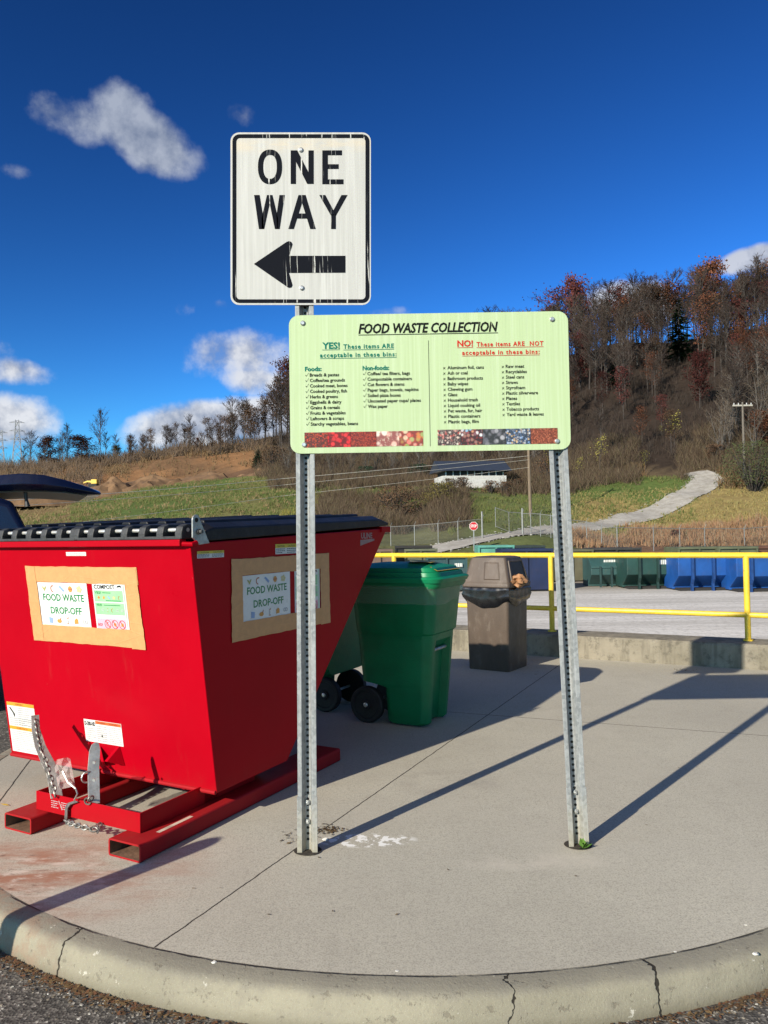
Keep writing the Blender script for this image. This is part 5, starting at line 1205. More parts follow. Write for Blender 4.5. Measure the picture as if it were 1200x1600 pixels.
# ------------------------------------------------------------------ chain link fence and gate
def m_link():
    mt, t, b = base_mat('chain_link_mesh'); p = wcoord(t); s = nd(t, 'ShaderNodeSeparateXYZ', Vector=p)
    a = mth(t, 'ADD', s.outputs[0], s.outputs[2]); c = mth(t, 'SUBTRACT', s.outputs[0], s.outputs[2]); k = None
    for q in (a, c):
        f = mth(t, 'FRACT', mth(t, 'MULTIPLY', q, 13.)); g = mth(t, 'LESS_THAN', f, .085); k = g if k is None else mth(t, 'MAXIMUM', k, g)
    setb(t, b, Base_Color=(.11, .11, .105), Metallic=.3, Roughness=.5, Alpha=k); return mt
LINK = m_link(); PIPE = pm('fence_pipe', (.22, .22, .21), .5, .4, .15, 8)
def fence(label, posts, h):
    p0 = posts[0]; o = thing('chain_link_fence', label, 'fence', p0, 0, 'chain link fencing')
    pts_ = [p - p0 for p in posts]; up = Vector((0, 0, h))
    mb = MB(); mb.tube([p + up for p in pts_], .028, 6); mb.build('top_rail', PIPE, o)
    mb = MB()
    for a, c in zip(pts_, pts_[1:]): mb.add([a + Vector((0, 0, .05)), c + Vector((0, 0, .05)), c + up, a + up], [(0, 1, 2, 3)])
    mb.build('mesh_fabric', LINK, o)
    for p in pts_: mb = MB(); mb.tube([p - Vector((0, 0, .2)), p + up + Vector((0, 0, .05))], .035, 6); mb.tube([p + up + Vector((0, 0, .05)), p + up + Vector((.12, -.1, .32))], .018, 5); mb.build('fence_post', PIPE, o)
    return o
fence('long chain link fence running from behind the hopper to the track gate', [at(px, D) for px, D in ((520, 61.), (565, 61.5), (610, 62), (647, 61.8), (684, 61), (715, 61), (753, 61.5))], 1.6)
fence('chain link fence from the right gate post to the corner behind the olive container', [at(px, D) for px, D in ((816, 62), (829, 61.5), (844, 60.5), (860, 60), (890, 59), (916, 59), (939, 58), (963, 57.5))], 1.75)
fence('chain link fence along the tall rusty grass behind the blue dumpsters', [at(px, D) for px, D in ((963.5, 57.5), (1020, 58), (1061, 58.5), (1100, 59), (1162, 59.5), (1230, 60), (1300, 60), (1400, 60))], 1.75)
gt = thing('track_gate', 'open chain link gate across the pale gravel track', 'gate', at(753, 61.5))
o0 = at(753, 61.5)
for px, D in ((753, 61.5), (816, 62)):
    q = at(px, D) - o0; mb = MB(); mb.tube([q, q + Vector((0, 0, 2.2))], .075, 8); mb.build('gate_post', PIPE, gt)
q0 = at(774, 66) - o0; q1 = at(795, 64) - o0; q2 = at(815, 62) - o0
mb = MB()
for a, c in ((q0, q1), (q1, q2)):
    for z in (.2, 1.8): mb.tube([a + Vector((0, 0, z)), c + Vector((0, 0, z))], .025, 6)
for a in (q0, q1, q2): mb.tube([a + Vector((0, 0, .1)), a + Vector((0, 0, 1.85))], .03, 6)
mb.build('gate_frame', PIPE, gt)
mb = MB(); mb.add([q0 + Vector((0, 0, .2)), q2 + Vector((0, 0, .2)), q2 + Vector((0, 0, 1.8)), q0 + Vector((0, 0, 1.8))], [(0, 1, 2, 3)]); mb.build('gate_mesh', LINK, gt)
# stop sign
sc_ = P(740, 822, 55); g_ = at(735, 55); st = thing('stop_sign', 'small red octagonal stop sign beside the gravel track', 'stop sign', (sc_.x, 55, g_.z)); h_ = sc_.z - g_.z
SRED = flat('stop_red', (.50, .012, .018), .4); SWH = flat('stop_white', (.75, .75, .73), .4)
oc = lambda r, y: [(r * math.cos(R(22.5 + 45 * k)), y, h_ + r * math.sin(R(22.5 + 45 * k))) for k in range(8)]
mb = MB(); mb.prism(oc(.325, 0), oc(.325, .004)); mb.build('panel', SWH, st); mb = MB(); mb.add(oc(.298, -.006), [tuple(range(8))]); mb.build('red_face', SRED, st)
mb = MB(); put_text(mb, lambda s, t, h: Vector((s, -.010 - h, h_ + t)), 'STOP', 0, -.09, width=.44, cap=.19, align='C', offset=.03); mb.build('lettering', SWH, st)
mb = MB(); mb.box(-.04, .04, .006, .04, -.3, h_ + .3); mb.build('post', GALV, st)

# ------------------------------------------------------------------ poles, wires, pylons, far building, digger
WOOD = pm('pole_wood', (.17, .125, .085), .85, 0, .2, 3, stretch=(4, 4, .4))
pb0 = at(829, 72); up_ = thing('utility_pole', 'brown wooden utility pole beyond the gate', 'utility pole', pb0, 0, 'utility poles')
mb = MB(); mb.tube([(0, 0, -.3), (-.12, 0, 12.)], [.16, .11], 10); mb.build('pole', WOOD, up_, smooth=True)
mb = MB(); mb.box(-1.2, 1.1, -.06, .06, 11.3, 11.45); mb.build('crossarm', WOOD, up_)
pq = P(1165, 633, 85); gq = at(1165, 85); u2 = thing('utility_pole', 'utility pole with pale crossarm among the bare brush at right', 'utility pole', gq, 0, 'utility poles'); hh = pq.z - gq.z
mb = MB(); mb.tube([(0, 0, -.3), (0, 0, hh + .35)], [.15, .10], 10); mb.build('pole', pm('pale_pole', (.13, .11, .09), .8), u2, smooth=True)
mb = MB(); mb.box(-1.1, 1.1, -.07, .07, hh - .12, hh + .05); mb.build('crossarm', pm('pale_crossarm', (.34, .32, .28), .8), u2)
for x in (-.95, -.45, .45, .95): mb = MB(); mb.tube([(x, 0, hh + .05), (x, 0, hh + .25)], .05, 6); mb.build('insulator', pm('insulator', (.5, .5, .5), .4), u2)
WIRE = pm('pale_cable', (.62, .58, .50), .6); 
top = pb0 + Vector((-.1, 0, 0))
def cable(pts_, label, r=.02):
    mb = MB(); mb.tube(pts_, r, 5, 0); tag(mb.build('overhead_cable', WIRE), label, 'cable', 'overhead cables')
def sagline(a, c, sag, n=16): return [a.lerp(c, i / n) - Vector((0, 0, sag * 4 * (i / n) * (1 - i / n))) for i in range(n + 1)]
cable(sagline(P(-120, 790, 40), P(440, 748, 60), .12) + sagline(P(440, 748, 60), P(829, 712, 72), .05)[1:], 'uppermost of three pale cables crossing the grass slope', .017)
cable(sagline(P(-120, 799, 40), P(440, 758, 60), .12) + sagline(P(440, 758, 60), P(829, 718, 72), .05)[1:], 'middle of three pale cables crossing the grass slope', .013)
cable(sagline(P(-120, 843, 40), P(440, 775, 60), .12) + sagline(P(440, 775, 60), P(829, 730, 72), .05)[1:], 'lowest of three pale cables crossing the grass slope', .012)
PYL = pm('pylon_steel', (.30, .31, .33), .6, .2)
def pylon(px, ytop, D, label):
    g = at(px, D); h = P(px, ytop, D).z - g.z; o = thing('lattice_pylon', label, 'pylon', g, R(20), 'lattice pylons'); mb = MB(); W0 = h * .085; n = 9; r_ = .14
    wz = lambda z: W0 * (1 - z / h) ** 1.3 + .55
    for sx in (-1, 1):
        for sy in (-1, 1): mb.tube([(sx * wz(h * i / n), sy * wz(h * i / n), h * i / n) for i in range(n + 1)], r_, 4)
    for i in range(n):
        z0, z1 = h * i / n, h * (i + 1) / n; a, c = wz(z0), wz(z1)
        for s in (-1, 1):
            mb.tube([(-a, s * a, z0), (c, s * c, z1)], .08, 3); mb.tube([(a, s * a, z0), (-c, s * c, z1)], .08, 3); mb.tube([(s * a, -a, z0), (s * c, c, z1)], .08, 3)
    mb.build('lattice_tower', PYL, o); mb = MB()
    for f in (.72, .84, .96): mb.tube([(-h * .10, 0, h * f), (0, 0, h * f + .8), (h * .10, 0, h * f)], .12, 4); mb.tube([(-h * .10, 0, h * f), (h * .10, 0, h * f)], .12, 4)
    mb.build('crossarm', PYL, o)
pylon(27, 656, 300, 'full lattice transmission pylon on the far left skyline'); pylon(1, 672, 330, 'lattice transmission pylon cut by the left picture edge')
wb = thing('long_shed', 'long low white building with dark metal roof below the green board', 'building', P(742, 757, 91), R(9)); W2 = 3.9
mb = MB(); mb.box(-W2, W2, 0, 4.5, -2, 1.05); mb.build('wall', pm('white_siding', (.50, .495, .47), .7), wb)
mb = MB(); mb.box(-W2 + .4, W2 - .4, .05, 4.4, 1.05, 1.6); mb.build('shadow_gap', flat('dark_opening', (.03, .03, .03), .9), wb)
for k in range(9): mb = MB(); x = -W2 + .4 + k * (2 * W2 - .8) / 8; mb.box(x - .06, x + .06, -.02, .08, 1.05, 1.6); mb.build('post', pm('white_siding', (.50, .495, .47), .7), wb)
mb = MB(); mb.prism([(-W2 - .5, -.7, 1.6), (-W2 - .5, 2.2, 3.0), (-W2 - .5, 5.2, 1.6)], [(W2 + .5, -.7, 1.6), (W2 + .5, 2.2, 3.0), (W2 + .5, 5.2, 1.6)]); mb.build('roof', pm('dark_metal_roof', (.045, .055, .075), .4, .2, .15, 3), wb)
YD = pm('digger_yellow', (.75, .52, .08), .5)
dg_ = thing('excavator', 'yellow excavator half hidden behind the dirt piles', 'excavator', P(146, 762, 117), R(0)); dg_.scale = (.62, .62, .62)
mb = MB(); mb.box(-.3, 1.1, -.8, .8, .9, 2.0); mb.build('cab', YD, dg_, bevel=.1); mb = MB(); mb.prism([(-.2, -.2, 1.2), (-.1, -.2, 1.7), (-1.4, -.2, 1.75), (-2.4, -.2, 1.35), (-2.4, -.2, 1.1), (-1.4, -.2, 1.4)], [(-.2, .2, 1.2), (-.1, .2, 1.7), (-1.4, .2, 1.75), (-2.4, .2, 1.35), (-2.4, .2, 1.1), (-1.4, .2, 1.4)]); mb.build('boom', YD, dg_)
mb = MB(); mb.box(-.9, 1.2, -1.1, 1.1, -.6, .85); mb.build('track', flat('digger_black', (.02, .02, .02), .8), dg_, bevel=.15)

# dirt piles
DIRTM = pm('bare_dirt', (.15, .085, .042), .95, 0, .35, .6, 0, dirt=(.075, .045, .024), dirt_amt=.6)
for i, (px, y, wpx, hpx, D) in enumerate(((172, 784, 62, 42, 108), (240, 777, 80, 38, 110), (325, 768, 84, 33, 111), (400, 757, 62, 22, 110), (62, 788, 90, 24, 105), (285, 772, 52, 22, 108))):
    c_ = P(px, y, D); rx = wpx * D / 1200; hz = hpx * D / 1200; bm = bmesh.new(); n = 40; vv = []
    for r_ in range(13):
        for k in range(n):
            a = 6.283 * k / n; f = r_ / 12; x = rx * f * math.cos(a); yy = rx * .7 * f * math.sin(a); z = hz * max(0, (1 - f) ** .75) * .9 * (1 + .0 * f) + (.9 * noise.noise(Vector((x * .35 + i * 7, yy * .35, 0))) + .5 * noise.noise(Vector((x * .9 + i * 7, yy * .9, 0))) + .28 * noise.noise(Vector((x * 2.2 + i * 7, yy * 2.2, 0)))) * min(1, 2.2 * (1 - f) + .25) - .5 * (f > .95)
            vv.append((c_.x + x, c_.y + yy, c_.z + z))
    mb = MB(); mb.loft([vv[r_ * n:(r_ + 1) * n] for r_ in range(13)], 0, False, False)
    tag(mb.build('dirt_pile', DIRTM, smooth=True), ('tallest brown dirt pile beside the excavator', 'wide brown dirt pile second in the row', 'long brown dirt pile in the middle of the row', 'flat brown dirt pile at the end of the row by the green board', 'grey brown dirt heap under the raised car tailgate', 'small dirt pile in front of the long one')[i], 'dirt pile', 'dirt piles on the slope')

# ------------------------------------------------------------------ trees
BARK = pm('grey_bark', (.048, .039, .034), .9, 0, .3, 1.5); BARKP = pm('pale_bark', (.10, .088, .078), .9, 0, .25, 1.5)  # BARK kept extra dark to carry the hillside's shade in its colour
TWIG = island_mat('bare_twig', [(.031, .022, .018), (.054, .038, .031), (.041, .028, .022)]); TWIGL = island_mat('sunlit_twig', [(.085, .065, .047), (.135, .105, .078), (.065, .05, .038)])  # TWIGL: paler twig copy with sunlight put into its colour
LEAFM = {'rust': island_mat('rust_leaf', [(.10, .037, .020), (.16, .058, .028), (.07, .028, .016), (.13, .047, .023)]), 'maroon': island_mat('maroon_leaf', [(.065, .019, .017), (.10, .025, .021), (.04, .014, .012)]), 'olive': island_mat('olive_leaf', [(.10, .085, .025), (.16, .13, .035), (.07, .06, .02)]), 'yellow': island_mat('yellow_green_leaf', [(.22, .20, .045), (.32, .27, .06), (.15, .15, .04)]), 'green': island_mat('dark_conifer', [(.012, .034, .016), (.02, .05, .022), (.008, .022, .012)]), 'brown': island_mat('dry_brown_leaf', [(.075, .042, .024), (.12, .068, .036), (.05, .03, .02)]), 'bushgreen': island_mat('bush_green', [(.035, .05, .016), (.065, .08, .028), (.022, .034, .012), (.08, .075, .035)])}
def tree_meshes(seed, h, spread, crown0, nb, twigs, leaf, lsize=.3, stems=1, trunk_r=None, bark=BARK, twig=TWIG, thick=1.):
    r = random.Random(seed); tm = MB(); cm_ = MB(); tr = trunk_r or h * .011
    def twig_line(a, d, l, w_):
        m_ = a + d * l * .5 + Vector((r.uniform(-1, 1), r.uniform(-1, 1), r.uniform(-.2, 1))) * l * .12; e = a + d * l
        s = d.orthogonal().normalized() * w_; s2 = d.cross(s).normalized() * w_
        cm_.add([a + s, a - s * .5 + s2 * .8, a - s * .5 - s2 * .8, m_ + s * .7, m_ - s * .35 + s2 * .5, m_ - s * .35 - s2 * .5, e], [(0, 1, 4, 3), (1, 2, 5, 4), (2, 0, 3, 5), (3, 4, 6), (4, 5, 6), (5, 3, 6)])
        return m_, e
    for s_ in range(stems):
        base = Vector((r.uniform(-.4, .4), r.uniform(-.4, .4), 0)) * (stems > 1); lean = Vector((r.uniform(-1, 1), r.uniform(-1, 1), 0)) * (.06 if stems == 1 else .22)
        path = []; q = base.copy(); n = 8
        for i in range(n + 1):
            path.append(q.copy()); q = q + (Vector((lean.x, lean.y, 1)) + Vector((r.uniform(-1, 1), r.uniform(-1, 1), 0)) * .05).normalized() * h / n
        path[0] = path[0] - Vector((0, 0, .5))
        tm.tube(path, [tr * (1 - .92 * i / n) + .012 for i in range(n + 1)], 6)
        for b_i in range(nb // stems):
            f = crown0 + (1 - crown0) * ((b_i + r.random()) / (nb // stems)); f = min(f, .985); i = int(f * n); a = path[i].lerp(path[min(i + 1, n)], f * n - i)
            az = r.uniform(0, 6.283); el = r.uniform(.35, 1.1); d = Vector((math.cos(az) * math.cos(el), math.sin(az) * math.cos(el), math.sin(el)))
            prof_ = math.sin(math.pi * min(1, max(.08, (f - crown0) / (1 - crown0) * .85 + .12))) ** .7
            l = spread * h * (.45 + .6 * r.random()) * prof_ + .3
            mid = a + d * l * .5 + Vector((0, 0, l * .06)); d2 = (d + Vector((r.uniform(-.3, .3), r.uniform(-.3, .3), .35))).normalized(); end = mid + d2 * l * .55
            br = tr * (1 - f) * .45 + .014 * thick
            tm.tube([a, mid, end], [br, br * .6, .008 * thick], 4)
            for t_ in range(twigs):
                k = .25 + .75 * r.random(); p = a.lerp(mid, k * 2) if k < .5 else mid.lerp(end, k * 2 - 1)
                dd = (d2 + Vector((r.gauss(0, .6), r.gauss(0, .6), r.gauss(.2, .4)))).normalized(); tl_ = l * r.uniform(.2, .5); w_ = .017 * thick
                m_, e = twig_line(p, dd, tl_, w_)
                for _ in range(2): twig_line(m_, (dd + Vector((r.gauss(0, .7), r.gauss(0, .7), r.gauss(.2, .5)))).normalized(), tl_ * .6, w_ * .7)
                for _ in range(leaf):
                    c = p.lerp(e, r.random()) + Vector((r.gauss(0, 1), r.gauss(0, 1), r.gauss(0, .8))) * lsize * 1.3; s = lsize * r.uniform(.5, 1.2); u = Vector((r.gauss(0, 1), r.gauss(0, 1), r.gauss(0, .6))).normalized() * s; v = u.orthogonal().normalized() * s * .7
                    cm_.add([c - u * .5, c + v * .5, c + u * .5, c - v * .5], [(0, 1, 2, 3)], 1)
    return tm, cm_, bark, twig
def tree_proto(name, key, seed, h, spread=.22, crown0=.35, nb=26, twigs=7, leaf=0, lm='rust', **kw):
    tm, cmb, bark, twig = tree_meshes(seed, h, spread, crown0, nb, twigs, leaf, **kw)
    o = thing(name, key, 'tree'); tm.build('trunk', bark, o, smooth=True); cmb.build('crown', [twig, LEAFM[lm]], o); return o
def place(o, used, loc, sc_, rz, label=None, group=None, sz=None):
    c = o if not used.get(o.name) else copy_tree(o); used[o.name] = True; c.location = loc; c.scale = (sc_, sc_, sz or sc_); c.rotation_euler = (0, 0, rz)
    if label: c['label'] = label
    if group: c['group'] = group
    return c
used = {}
rt = random.Random(21)
bare = [tree_proto('bare_tree', 'bare', 100 + i, 15, .23 + .03 * (i % 3), .34 + .05 * (i % 2), 44, 10, 0, bark=(BARK, BARKP)[i == 2 or i == 4], thick=2.2) for i in range(6)]
rust = [tree_proto('autumn_tree', 'rust', 200 + i, 14, .27, .30, 30, 7, 5, ('rust', 'maroon', 'brown')[i % 3], lsize=.42, thick=1.5) for i in range(6)]
ball = [tree_proto('leafy_tree', 'ball', 500 + i, 9, .34, .16, 30, 7, 13, ('rust', 'maroon', 'olive', 'brown')[i], lsize=.34, thick=1.1) for i in range(4)]
sap = [tree_proto('sapling', 'sap', 300 + i, 7, .22, .45, 16, 4, 3, 'yellow', lsize=.26, thick=1.3) for i in range(2)]
L_BARE = 'bare grey brown tree, one of many alike on the wooded hillside'; L_RUST = 'rust leaved tree, one of many alike on the wooded hillside'; L_MAR = 'dark maroon leaved tree, one of many alike on the wooded hillside'; L_BRN = 'dry brown leaved tree, one of many alike on the wooded hillside'
def base_top(px):
    L = [(430, 120, 172), (600, 122, 190), (800, 116, 188), (1000, 98, 184), (1200, 92, 172), (1500, 92, 168)]
    for (a, b0, t0), (c, b1, t1) in zip(L, L[1:]):
        if px <= c: f = (px - a) / (c - a); return b0 + (b1 - b0) * f, t0 + (t1 - t0) * f
    return L[-1][1:]
cnt = 0; occ = []
tries = 0
while cnt < 280 and tries < 9000:
    tries += 1
    px = rt.uniform(430, 1330) if rt.random() < .35 else rt.uniform(790, 1290)
    b0, t0 = base_top(px); f = rt.random() ** .52; D = b0 + (t0 - b0) * f; p = at(px, D)
    if abs(px - 1068) < 26 and 112 < D < 163: continue
    if any((p.x - q.x) ** 2 + (p.y - q.y) ** 2 < (2.6 if f < .8 else 1.6) ** 2 for q in occ): continue
    occ.append(p); cnt += 1
    k = rt.random(); big = (.64 if px > 780 else .8) + .38 * rt.random() * (1.15 if f > .7 else .85); big *= .62 + .42 * f if f < .5 else 1.
    if k < .74: i = rt.randrange(6); place(bare[i], used, p, big, rt.uniform(0, 6.28), L_BARE, 'bare trees on the wooded hillside')
    else:
        i = rt.choice((0, 1, 2, 3, 4, 5)); big *= .8 + .25 * f
        lab, grp = ((L_RUST, 'rust leaved trees on the hillside'), (L_MAR, 'maroon leaved trees on the hillside'), (L_BRN, 'brown leaved trees on the hillside'))[i % 3]
        place(rust[i], used, p, big, rt.uniform(0, 6.28), lab, grp)
# individuals one can point out
def solo(o, px, ytop, D, label, dz=0, wide=1.):
    g = at(px, D); h = P(px, ytop, D).z - g.z; h0 = max(v.co.z for ch in [x for x in bpy.data.objects if x.parent == o and x.name.startswith('trunk')] for v in ch.data.vertices)
    c = copy_tree(o) if used.get(o.name) else o; used[o.name] = True; c.location = g; s = h / h0; c.scale = (s * wide, s * wide, s); c.rotation_euler = (0, 0, px * .37); c['label'] = label
    if 'group' in c: del c['group']
    return c
solo(ball[0], 1118, 412, 166, 'big rust brown tree rising above the skyline at right', wide=.9); solo(ball[1], 905, 438, 176, 'dark maroon tree on the skyline just right of the green board', wide=.7)
solo(rust[4], 870, 452, 178, 'maroon treetop on the skyline over the green board corner', wide=1.3); solo(ball[1], 1098, 552, 120, 'round maroon red tree low on the hillside', wide=1.0); solo(ball[1], 912, 522, 150, 'maroon red tree beside the right edge of the green board', wide=.8); solo(ball[1], 1160, 474, 150, 'wine red tree in the bare wood at right', wide=1.3)
solo(rust[2], 442, 592, 150, 'tall reddish brown tree at the left edge of the green board', wide=.9); solo(rust[5], 428, 615, 152, 'brown tree just left of the tall reddish one by the green board')
solo(ball[0], 1195, 644, 96, 'rusty red bush tree at the right picture edge', wide=1.4)
solo(bare[2], 1165, 430, 168, 'pale trunked bare tree on the skyline at right'); solo(bare[4], 1190, 402, 168, 'tall pale bare tree at the right end of the skyline'); solo(bare[1], 960, 440, 182, 'wide bare tree on the skyline in front of a cloud', wide=1.4)
for i, (px, yt, D, lb) in enumerate(((938, 682, 96, 'yellow leaved sapling right of the right sign post'), (1010, 704, 97, 'short bushy yellow sapling by the grass mound'), (1056, 645, 104, 'tall yellow topped sapling at the hill foot'), (860, 700, 95, 'yellow green sapling behind the right sign post'), (905, 715, 94, 'small yellow sapling close to the right sign post'), (1036, 665, 112, 'thin yellow sapling among bare trunks'))): solo(sap[i % 2], px, yt, D, lb, wide=1.1)
# conifer
def conifer(px, ytop, D, label, seed, wide=.28):
    g = at(px, D); h = P(px, ytop, D).z - g.z; r = random.Random(seed); tm = MB(); tm.tube([(0, 0, -.3), (0, 0, h)], [h * .016, .02], 6); cm_ = MB(); n = 26
    for i in range(n):
        f = .10 + .9 * i / n; z = h * f; l = h * wide * (1 - f) ** .8 + .25
        for k in range(10):
            a = r.uniform(0, 6.283); d = Vector((math.cos(a), math.sin(a), -.18)); ll = l * r.uniform(.65, 1.1)
            for s in range(5):
                c = Vector((0, 0, z)) + d * ll * (.25 + .18 * s) + Vector((0, 0, r.uniform(-.2, .2))); u = d * ll * .22; v = Vector((-d.y, d.x, r.uniform(-.5, .5))) * ll * .14
                cm_.add([c - u, c + v, c + u, c - v], [(0, 1, 2, 3)])
    o = thing('conifer', label, 'tree', g); tm.build('trunk', BARK, o); cm_.build('crown', LEAFM['green'], o)
conifer(1068, 462, 158, 'dark green conifer standing out of the bare wood', 1, .24); conifer(968, 542, 140, 'smaller green conifer half hidden by bare trees', 2, .22)
conifer(404, 702, 122, 'green conifer at the end of the dirt slope', 3, .3); conifer(66, 712, 152, 'tiny dark conifer on the left skyline', 4, .4)
# left skyline
L_LB = 'small bare tree, one of several alike on the left skyline'
for k in range(32):
    px = rt.uniform(-60, 425); D = rt.uniform(146, 162); ht = 20 + 44 * rt.random() ** 1.6 + (max(0, px - 250) * .10); o = bare[rt.randrange(6)]
    g = at(px, D); s = ht * D / 1200 / 15.; place(o, used, g, s, rt.uniform(0, 6.28), L_LB, 'bare trees on the left skyline')
for k in range(26):
    px = rt.uniform(200, 425); D = rt.uniform(140, 158); ht = 30 + 14 * rt.random() + max(0, px - 300) * .25; place(rust[2 if k % 2 else 5], used, at(px, D), ht * D / 1200 / 14, rt.uniform(0, 6.28), 'low brown leaved tree, one of several alike along the left ridge', 'brown trees along the left ridge')
solo(bare[4], 156, 640, 149, 'tallest lone bare tree on the left skyline', wide=.9); solo(bare[0], 106, 662, 150, 'second tall bare tree on the left skyline'); solo(bare[5], 266, 668, 150, 'wide bare tree above the bare orange slope', wide=1.3)
solo(ball[0], 80, 684, 148, 'round rust red tree on the left skyline', wide=1.7); solo(ball[0], 128, 682, 147, 'broadest rust red tree on the left skyline', wide=2.0); solo(ball[2], 180, 696, 148, 'yellow brown rounded tree on the left skyline', wide=1.6); solo(ball[0], 308, 684, 150, 'small rust tree above the bare red slope', wide=1.3)

# ------------------------------------------------------------------ ground cover
def cover(name, label, boxes, mat, blades, hmin, hmax, spread, wid, seed, up=1.):
    r = random.Random(seed); vs_ = []; fs_ = []
    for (p0, p1, d0, d1, n) in boxes:
        for _ in range(n):
            px = r.uniform(p0, p1); D = r.uniform(d0, d1); q = at(px, D)
            if noise.noise(Vector((q.x * .18, q.y * .18, seed))) < -.28: continue
            if any((q.x - c.x) ** 2 + (q.y - c.y) ** 2 < (w_ * .55) ** 2 for c, w_ in ctr[::3]): continue
            hh = r.uniform(hmin, hmax) * (1 + .5 * noise.noise(Vector((q.x * .3, q.y * .3, 9))))
            for b_ in range(blades):
                a = r.uniform(0, 6.283); e = q + Vector((math.cos(a) * spread, math.sin(a) * spread, 0)) * r.random() * hh; t_ = q + Vector((r.gauss(0, spread), r.gauss(0, spread), up)) * hh * r.uniform(.6, 1.1)
                s = Vector((math.cos(a + 1.57), math.sin(a + 1.57) * .3, 0)) * wid * r.uniform(.6, 1.3); b0 = len(vs_); vs_ += [e - s, e + s, t_ + s * .3, t_ - s * .3]; fs_.append((b0, b0 + 1, b0 + 2, b0 + 3))
    me = bpy.data.meshes.new(name); me.from_pydata([tuple(v) for v in vs_], [], fs_); me.materials.append(mat); o = link(bpy.data.objects.new(name, me)); return tag(o, label, 'vegetation', None, 'stuff')
cover('dry_rusty_grass', 'rusty dry grass along the fence', [(890, 1420, 57, 68, 5200)], island_mat('rusty_grass', [(.20, .105, .055), (.28, .165, .09), (.14, .075, .045), (.24, .19, .12)]), 5, .35, .85, .2, .035, 1)
cover('golden_grass', 'short golden grass on the mound right of the track', [(880, 1450, 66, 86, 6500)], island_mat('golden_blade', [(.20, .155, .055), (.28, .215, .085), (.14, .12, .045), (.22, .19, .08)]), 4, .12, .35, .4, .03, 2)
cover('green_grass', 'green and tan grass on the slopes', [(110, 470, 72, 106, 6500), (-250, 140, 72, 96, 1500), (470, 740, 80, 104, 3500), (700, 1090, 64, 92, 5200)], island_mat('green_blade', [(.075, .115, .025), (.12, .15, .04), (.17, .15, .06), (.06, .09, .02)]), 4, .12, .38, .45, .035, 3)
cover('tan_grass', 'tall tan grass on the ridge beyond the dirt', [(-250, 200, 132, 152, 2400), (200, 430, 142, 152, 700), (160, 430, 126, 142, 260), (640, 720, 96, 108, 500), (940, 1010, 93, 100, 300), (1120, 1200, 84, 92, 500)], island_mat('tan_blade', [(.18, .105, .05), (.24, .155, .075), (.12, .075, .04), (.20, .135, .075)]), 5, .35, 1.1, .3, .06, 4)
cover('hillside_brush', 'tangled brown brush covering the hill foot', [(420, 672, 92, 128, 3300), (672, 830, 99, 128, 1500), (500, 730, 68, 86, 2600), (780, 1000, 86, 112, 2200), (1060, 1420, 88, 110, 3200), (400, 480, 104, 140, 700)], island_mat('brush_stem', [(.06, .042, .028), (.10, .066, .042), (.042, .03, .022), (.125, .09, .058), (.075, .066, .03)]), 9, .7, 1.9, .45, .030, 5)
cover('hillside_undergrowth', 'dull undergrowth and saplings on the wooded hill', [(430, 1400, 100, 185, 5200)], island_mat('undergrowth_stem', [(.032, .025, .021), (.052, .038, .03), (.024, .02, .018), (.06, .042, .03)]), 7, .8, 2.6, .35, .035, 6)
cover('slope_grass', 'short tan grass patches on the left slope', [(-250, 150, 76, 112, 2200), (150, 470, 72, 104, 900), (470, 720, 84, 104, 900)], island_mat('slope_blade', [(.22, .15, .07), (.27, .20, .10), (.15, .11, .05)]), 5, .15, .45, .5, .035, 12)
cover('yellow_weeds', 'yellow flowering weeds below the green terrace', [(470, 620, 76, 86, 500), (440, 480, 66, 74, 60)], island_mat('yellow_weed', [(.30, .26, .05), (.22, .20, .05), (.16, .14, .05)]), 8, .4, .9, .4, .035, 7)
cover('ridge_brush', 'low tangled brush along the left ridge line', [(-250, 430, 143, 158, 2200), (-250, 160, 122, 143, 420)], island_mat('ridge_stem', [(.085, .060, .042), (.13, .088, .058), (.06, .046, .035)]), 10, .8, 2.6, .4, .05, 8)
# bushes one can point out
def bush(px, y, D, wpx, hpx, label, lm, seed, leafn=1300, ls=.11):
    g = at(px, D); rx = wpx * D / 2400; hz = hpx * D / 1200; r = random.Random(seed); tm = MB(); cm_ = MB()
    for k in range(40):
        a = r.uniform(0, 6.283); e = Vector((math.cos(a) * rx * r.random(), math.sin(a) * rx * r.random(), hz * r.uniform(.5, 1.05))); tm.tube([Vector((e.x * .15, e.y * .15, -.2)), e * .6 + Vector((0, 0, hz * .08)), e], [.05, .03, .012], 4)
    for k in range(leafn):
        a = r.uniform(0, 6.283); f = r.random() ** .6; el = r.random(); c = Vector((math.cos(a) * rx * f * (1 - .5 * el ** 2), math.sin(a) * rx * f * (1 - .5 * el ** 2), hz * (.1 + .9 * el)))
        if noise.noise(c * 1.1 + Vector((seed, 0, 0))) < -.12: continue
        u = Vector((r.gauss(0, 1), r.gauss(0, 1), r.gauss(0, .7))).normalized() * ls * r.uniform(.5, 1.3); v = u.orthogonal().normalized() * ls * .6; cm_.add([c - u, c + v, c + u, c - v], [(0, 1, 2, 3)])
    o = thing('bush', label, 'bush', g); tm.build('stem', BARK, o); cm_.build('crown', LEAFM[lm], o)
bush(572, 735, 106, 44, 26, 'dark green bush under the left half of the green board', 'green', 1); bush(655, 722, 108, 46, 26, 'dark evergreen bush left of the white building', 'green', 2)
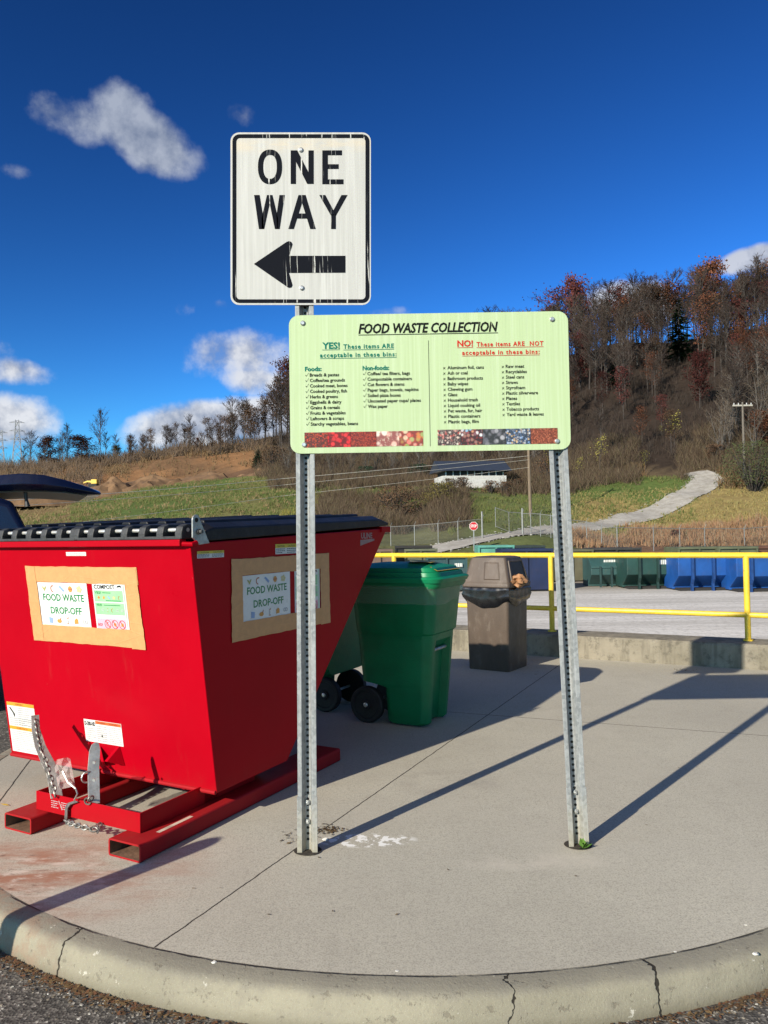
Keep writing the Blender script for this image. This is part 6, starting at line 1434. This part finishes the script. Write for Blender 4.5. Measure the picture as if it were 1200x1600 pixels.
bush(1178, 762, 83.5, 118, 78, 'large olive green bush at the right beside the track end', 'bushgreen', 3, 5200, .10); bush(1120, 752, 95, 40, 26, 'grey tan bush at the end of the gravel track', 'brown', 4); bush(860, 745, 95, 60, 40, 'brown bush behind the right sign post', 'brown', 6)
bush(620, 800, 78, 90, 46, 'broad brown thicket behind the chain link fence', 'brown', 7, 3600, .085); bush(690, 785, 80, 70, 36, 'olive brown thicket beside the gravel track', 'olive', 8, 2600, .085)
bush(1055, 835, 64, 20, 14, 'small dark red bush in the tall rusty grass', 'maroon', 9, 300, .1)
bush(430, 745, 112, 60, 40, 'grey brown bush at the left foot of the green board', 'brown', 10, 1800, .11)
# bare sunlit thicket at right
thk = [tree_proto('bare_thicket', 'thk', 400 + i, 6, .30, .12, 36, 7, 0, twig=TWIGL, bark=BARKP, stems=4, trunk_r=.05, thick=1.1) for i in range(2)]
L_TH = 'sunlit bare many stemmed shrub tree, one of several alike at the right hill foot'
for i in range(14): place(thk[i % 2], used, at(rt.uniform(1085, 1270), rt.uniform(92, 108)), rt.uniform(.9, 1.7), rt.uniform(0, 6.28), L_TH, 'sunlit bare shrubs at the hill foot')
for px, D in ((702, 88), (724, 88.5), (768, 88), (790, 87.5), (812, 89)): bush(px, 757, D, 34, 20, {702: 'brown scrub at the left end of the white building', 724: 'low brown scrub before the white wall', 768: 'brown scrub before the right part of the white wall', 790: 'brown scrub at the right end of the white building', 812: 'brown scrub right of the white building beside the pole'}[px], 'brown', px, 700, .09)
L_T2 = 'bare many stemmed shrub tree, one of several alike around the white building'
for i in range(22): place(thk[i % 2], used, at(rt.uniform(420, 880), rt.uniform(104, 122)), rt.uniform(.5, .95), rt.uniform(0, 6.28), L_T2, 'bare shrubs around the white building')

# prototypes that were never placed leave the scene
for o in [x for x in bpy.data.objects if x.parent is None and x.type == 'EMPTY' and x.get('label') in ('bare', 'rust', 'sap', 'ball', 'thk')]:
    for ch in list(o.children): bpy.data.objects.remove(ch)
    bpy.data.objects.remove(o)
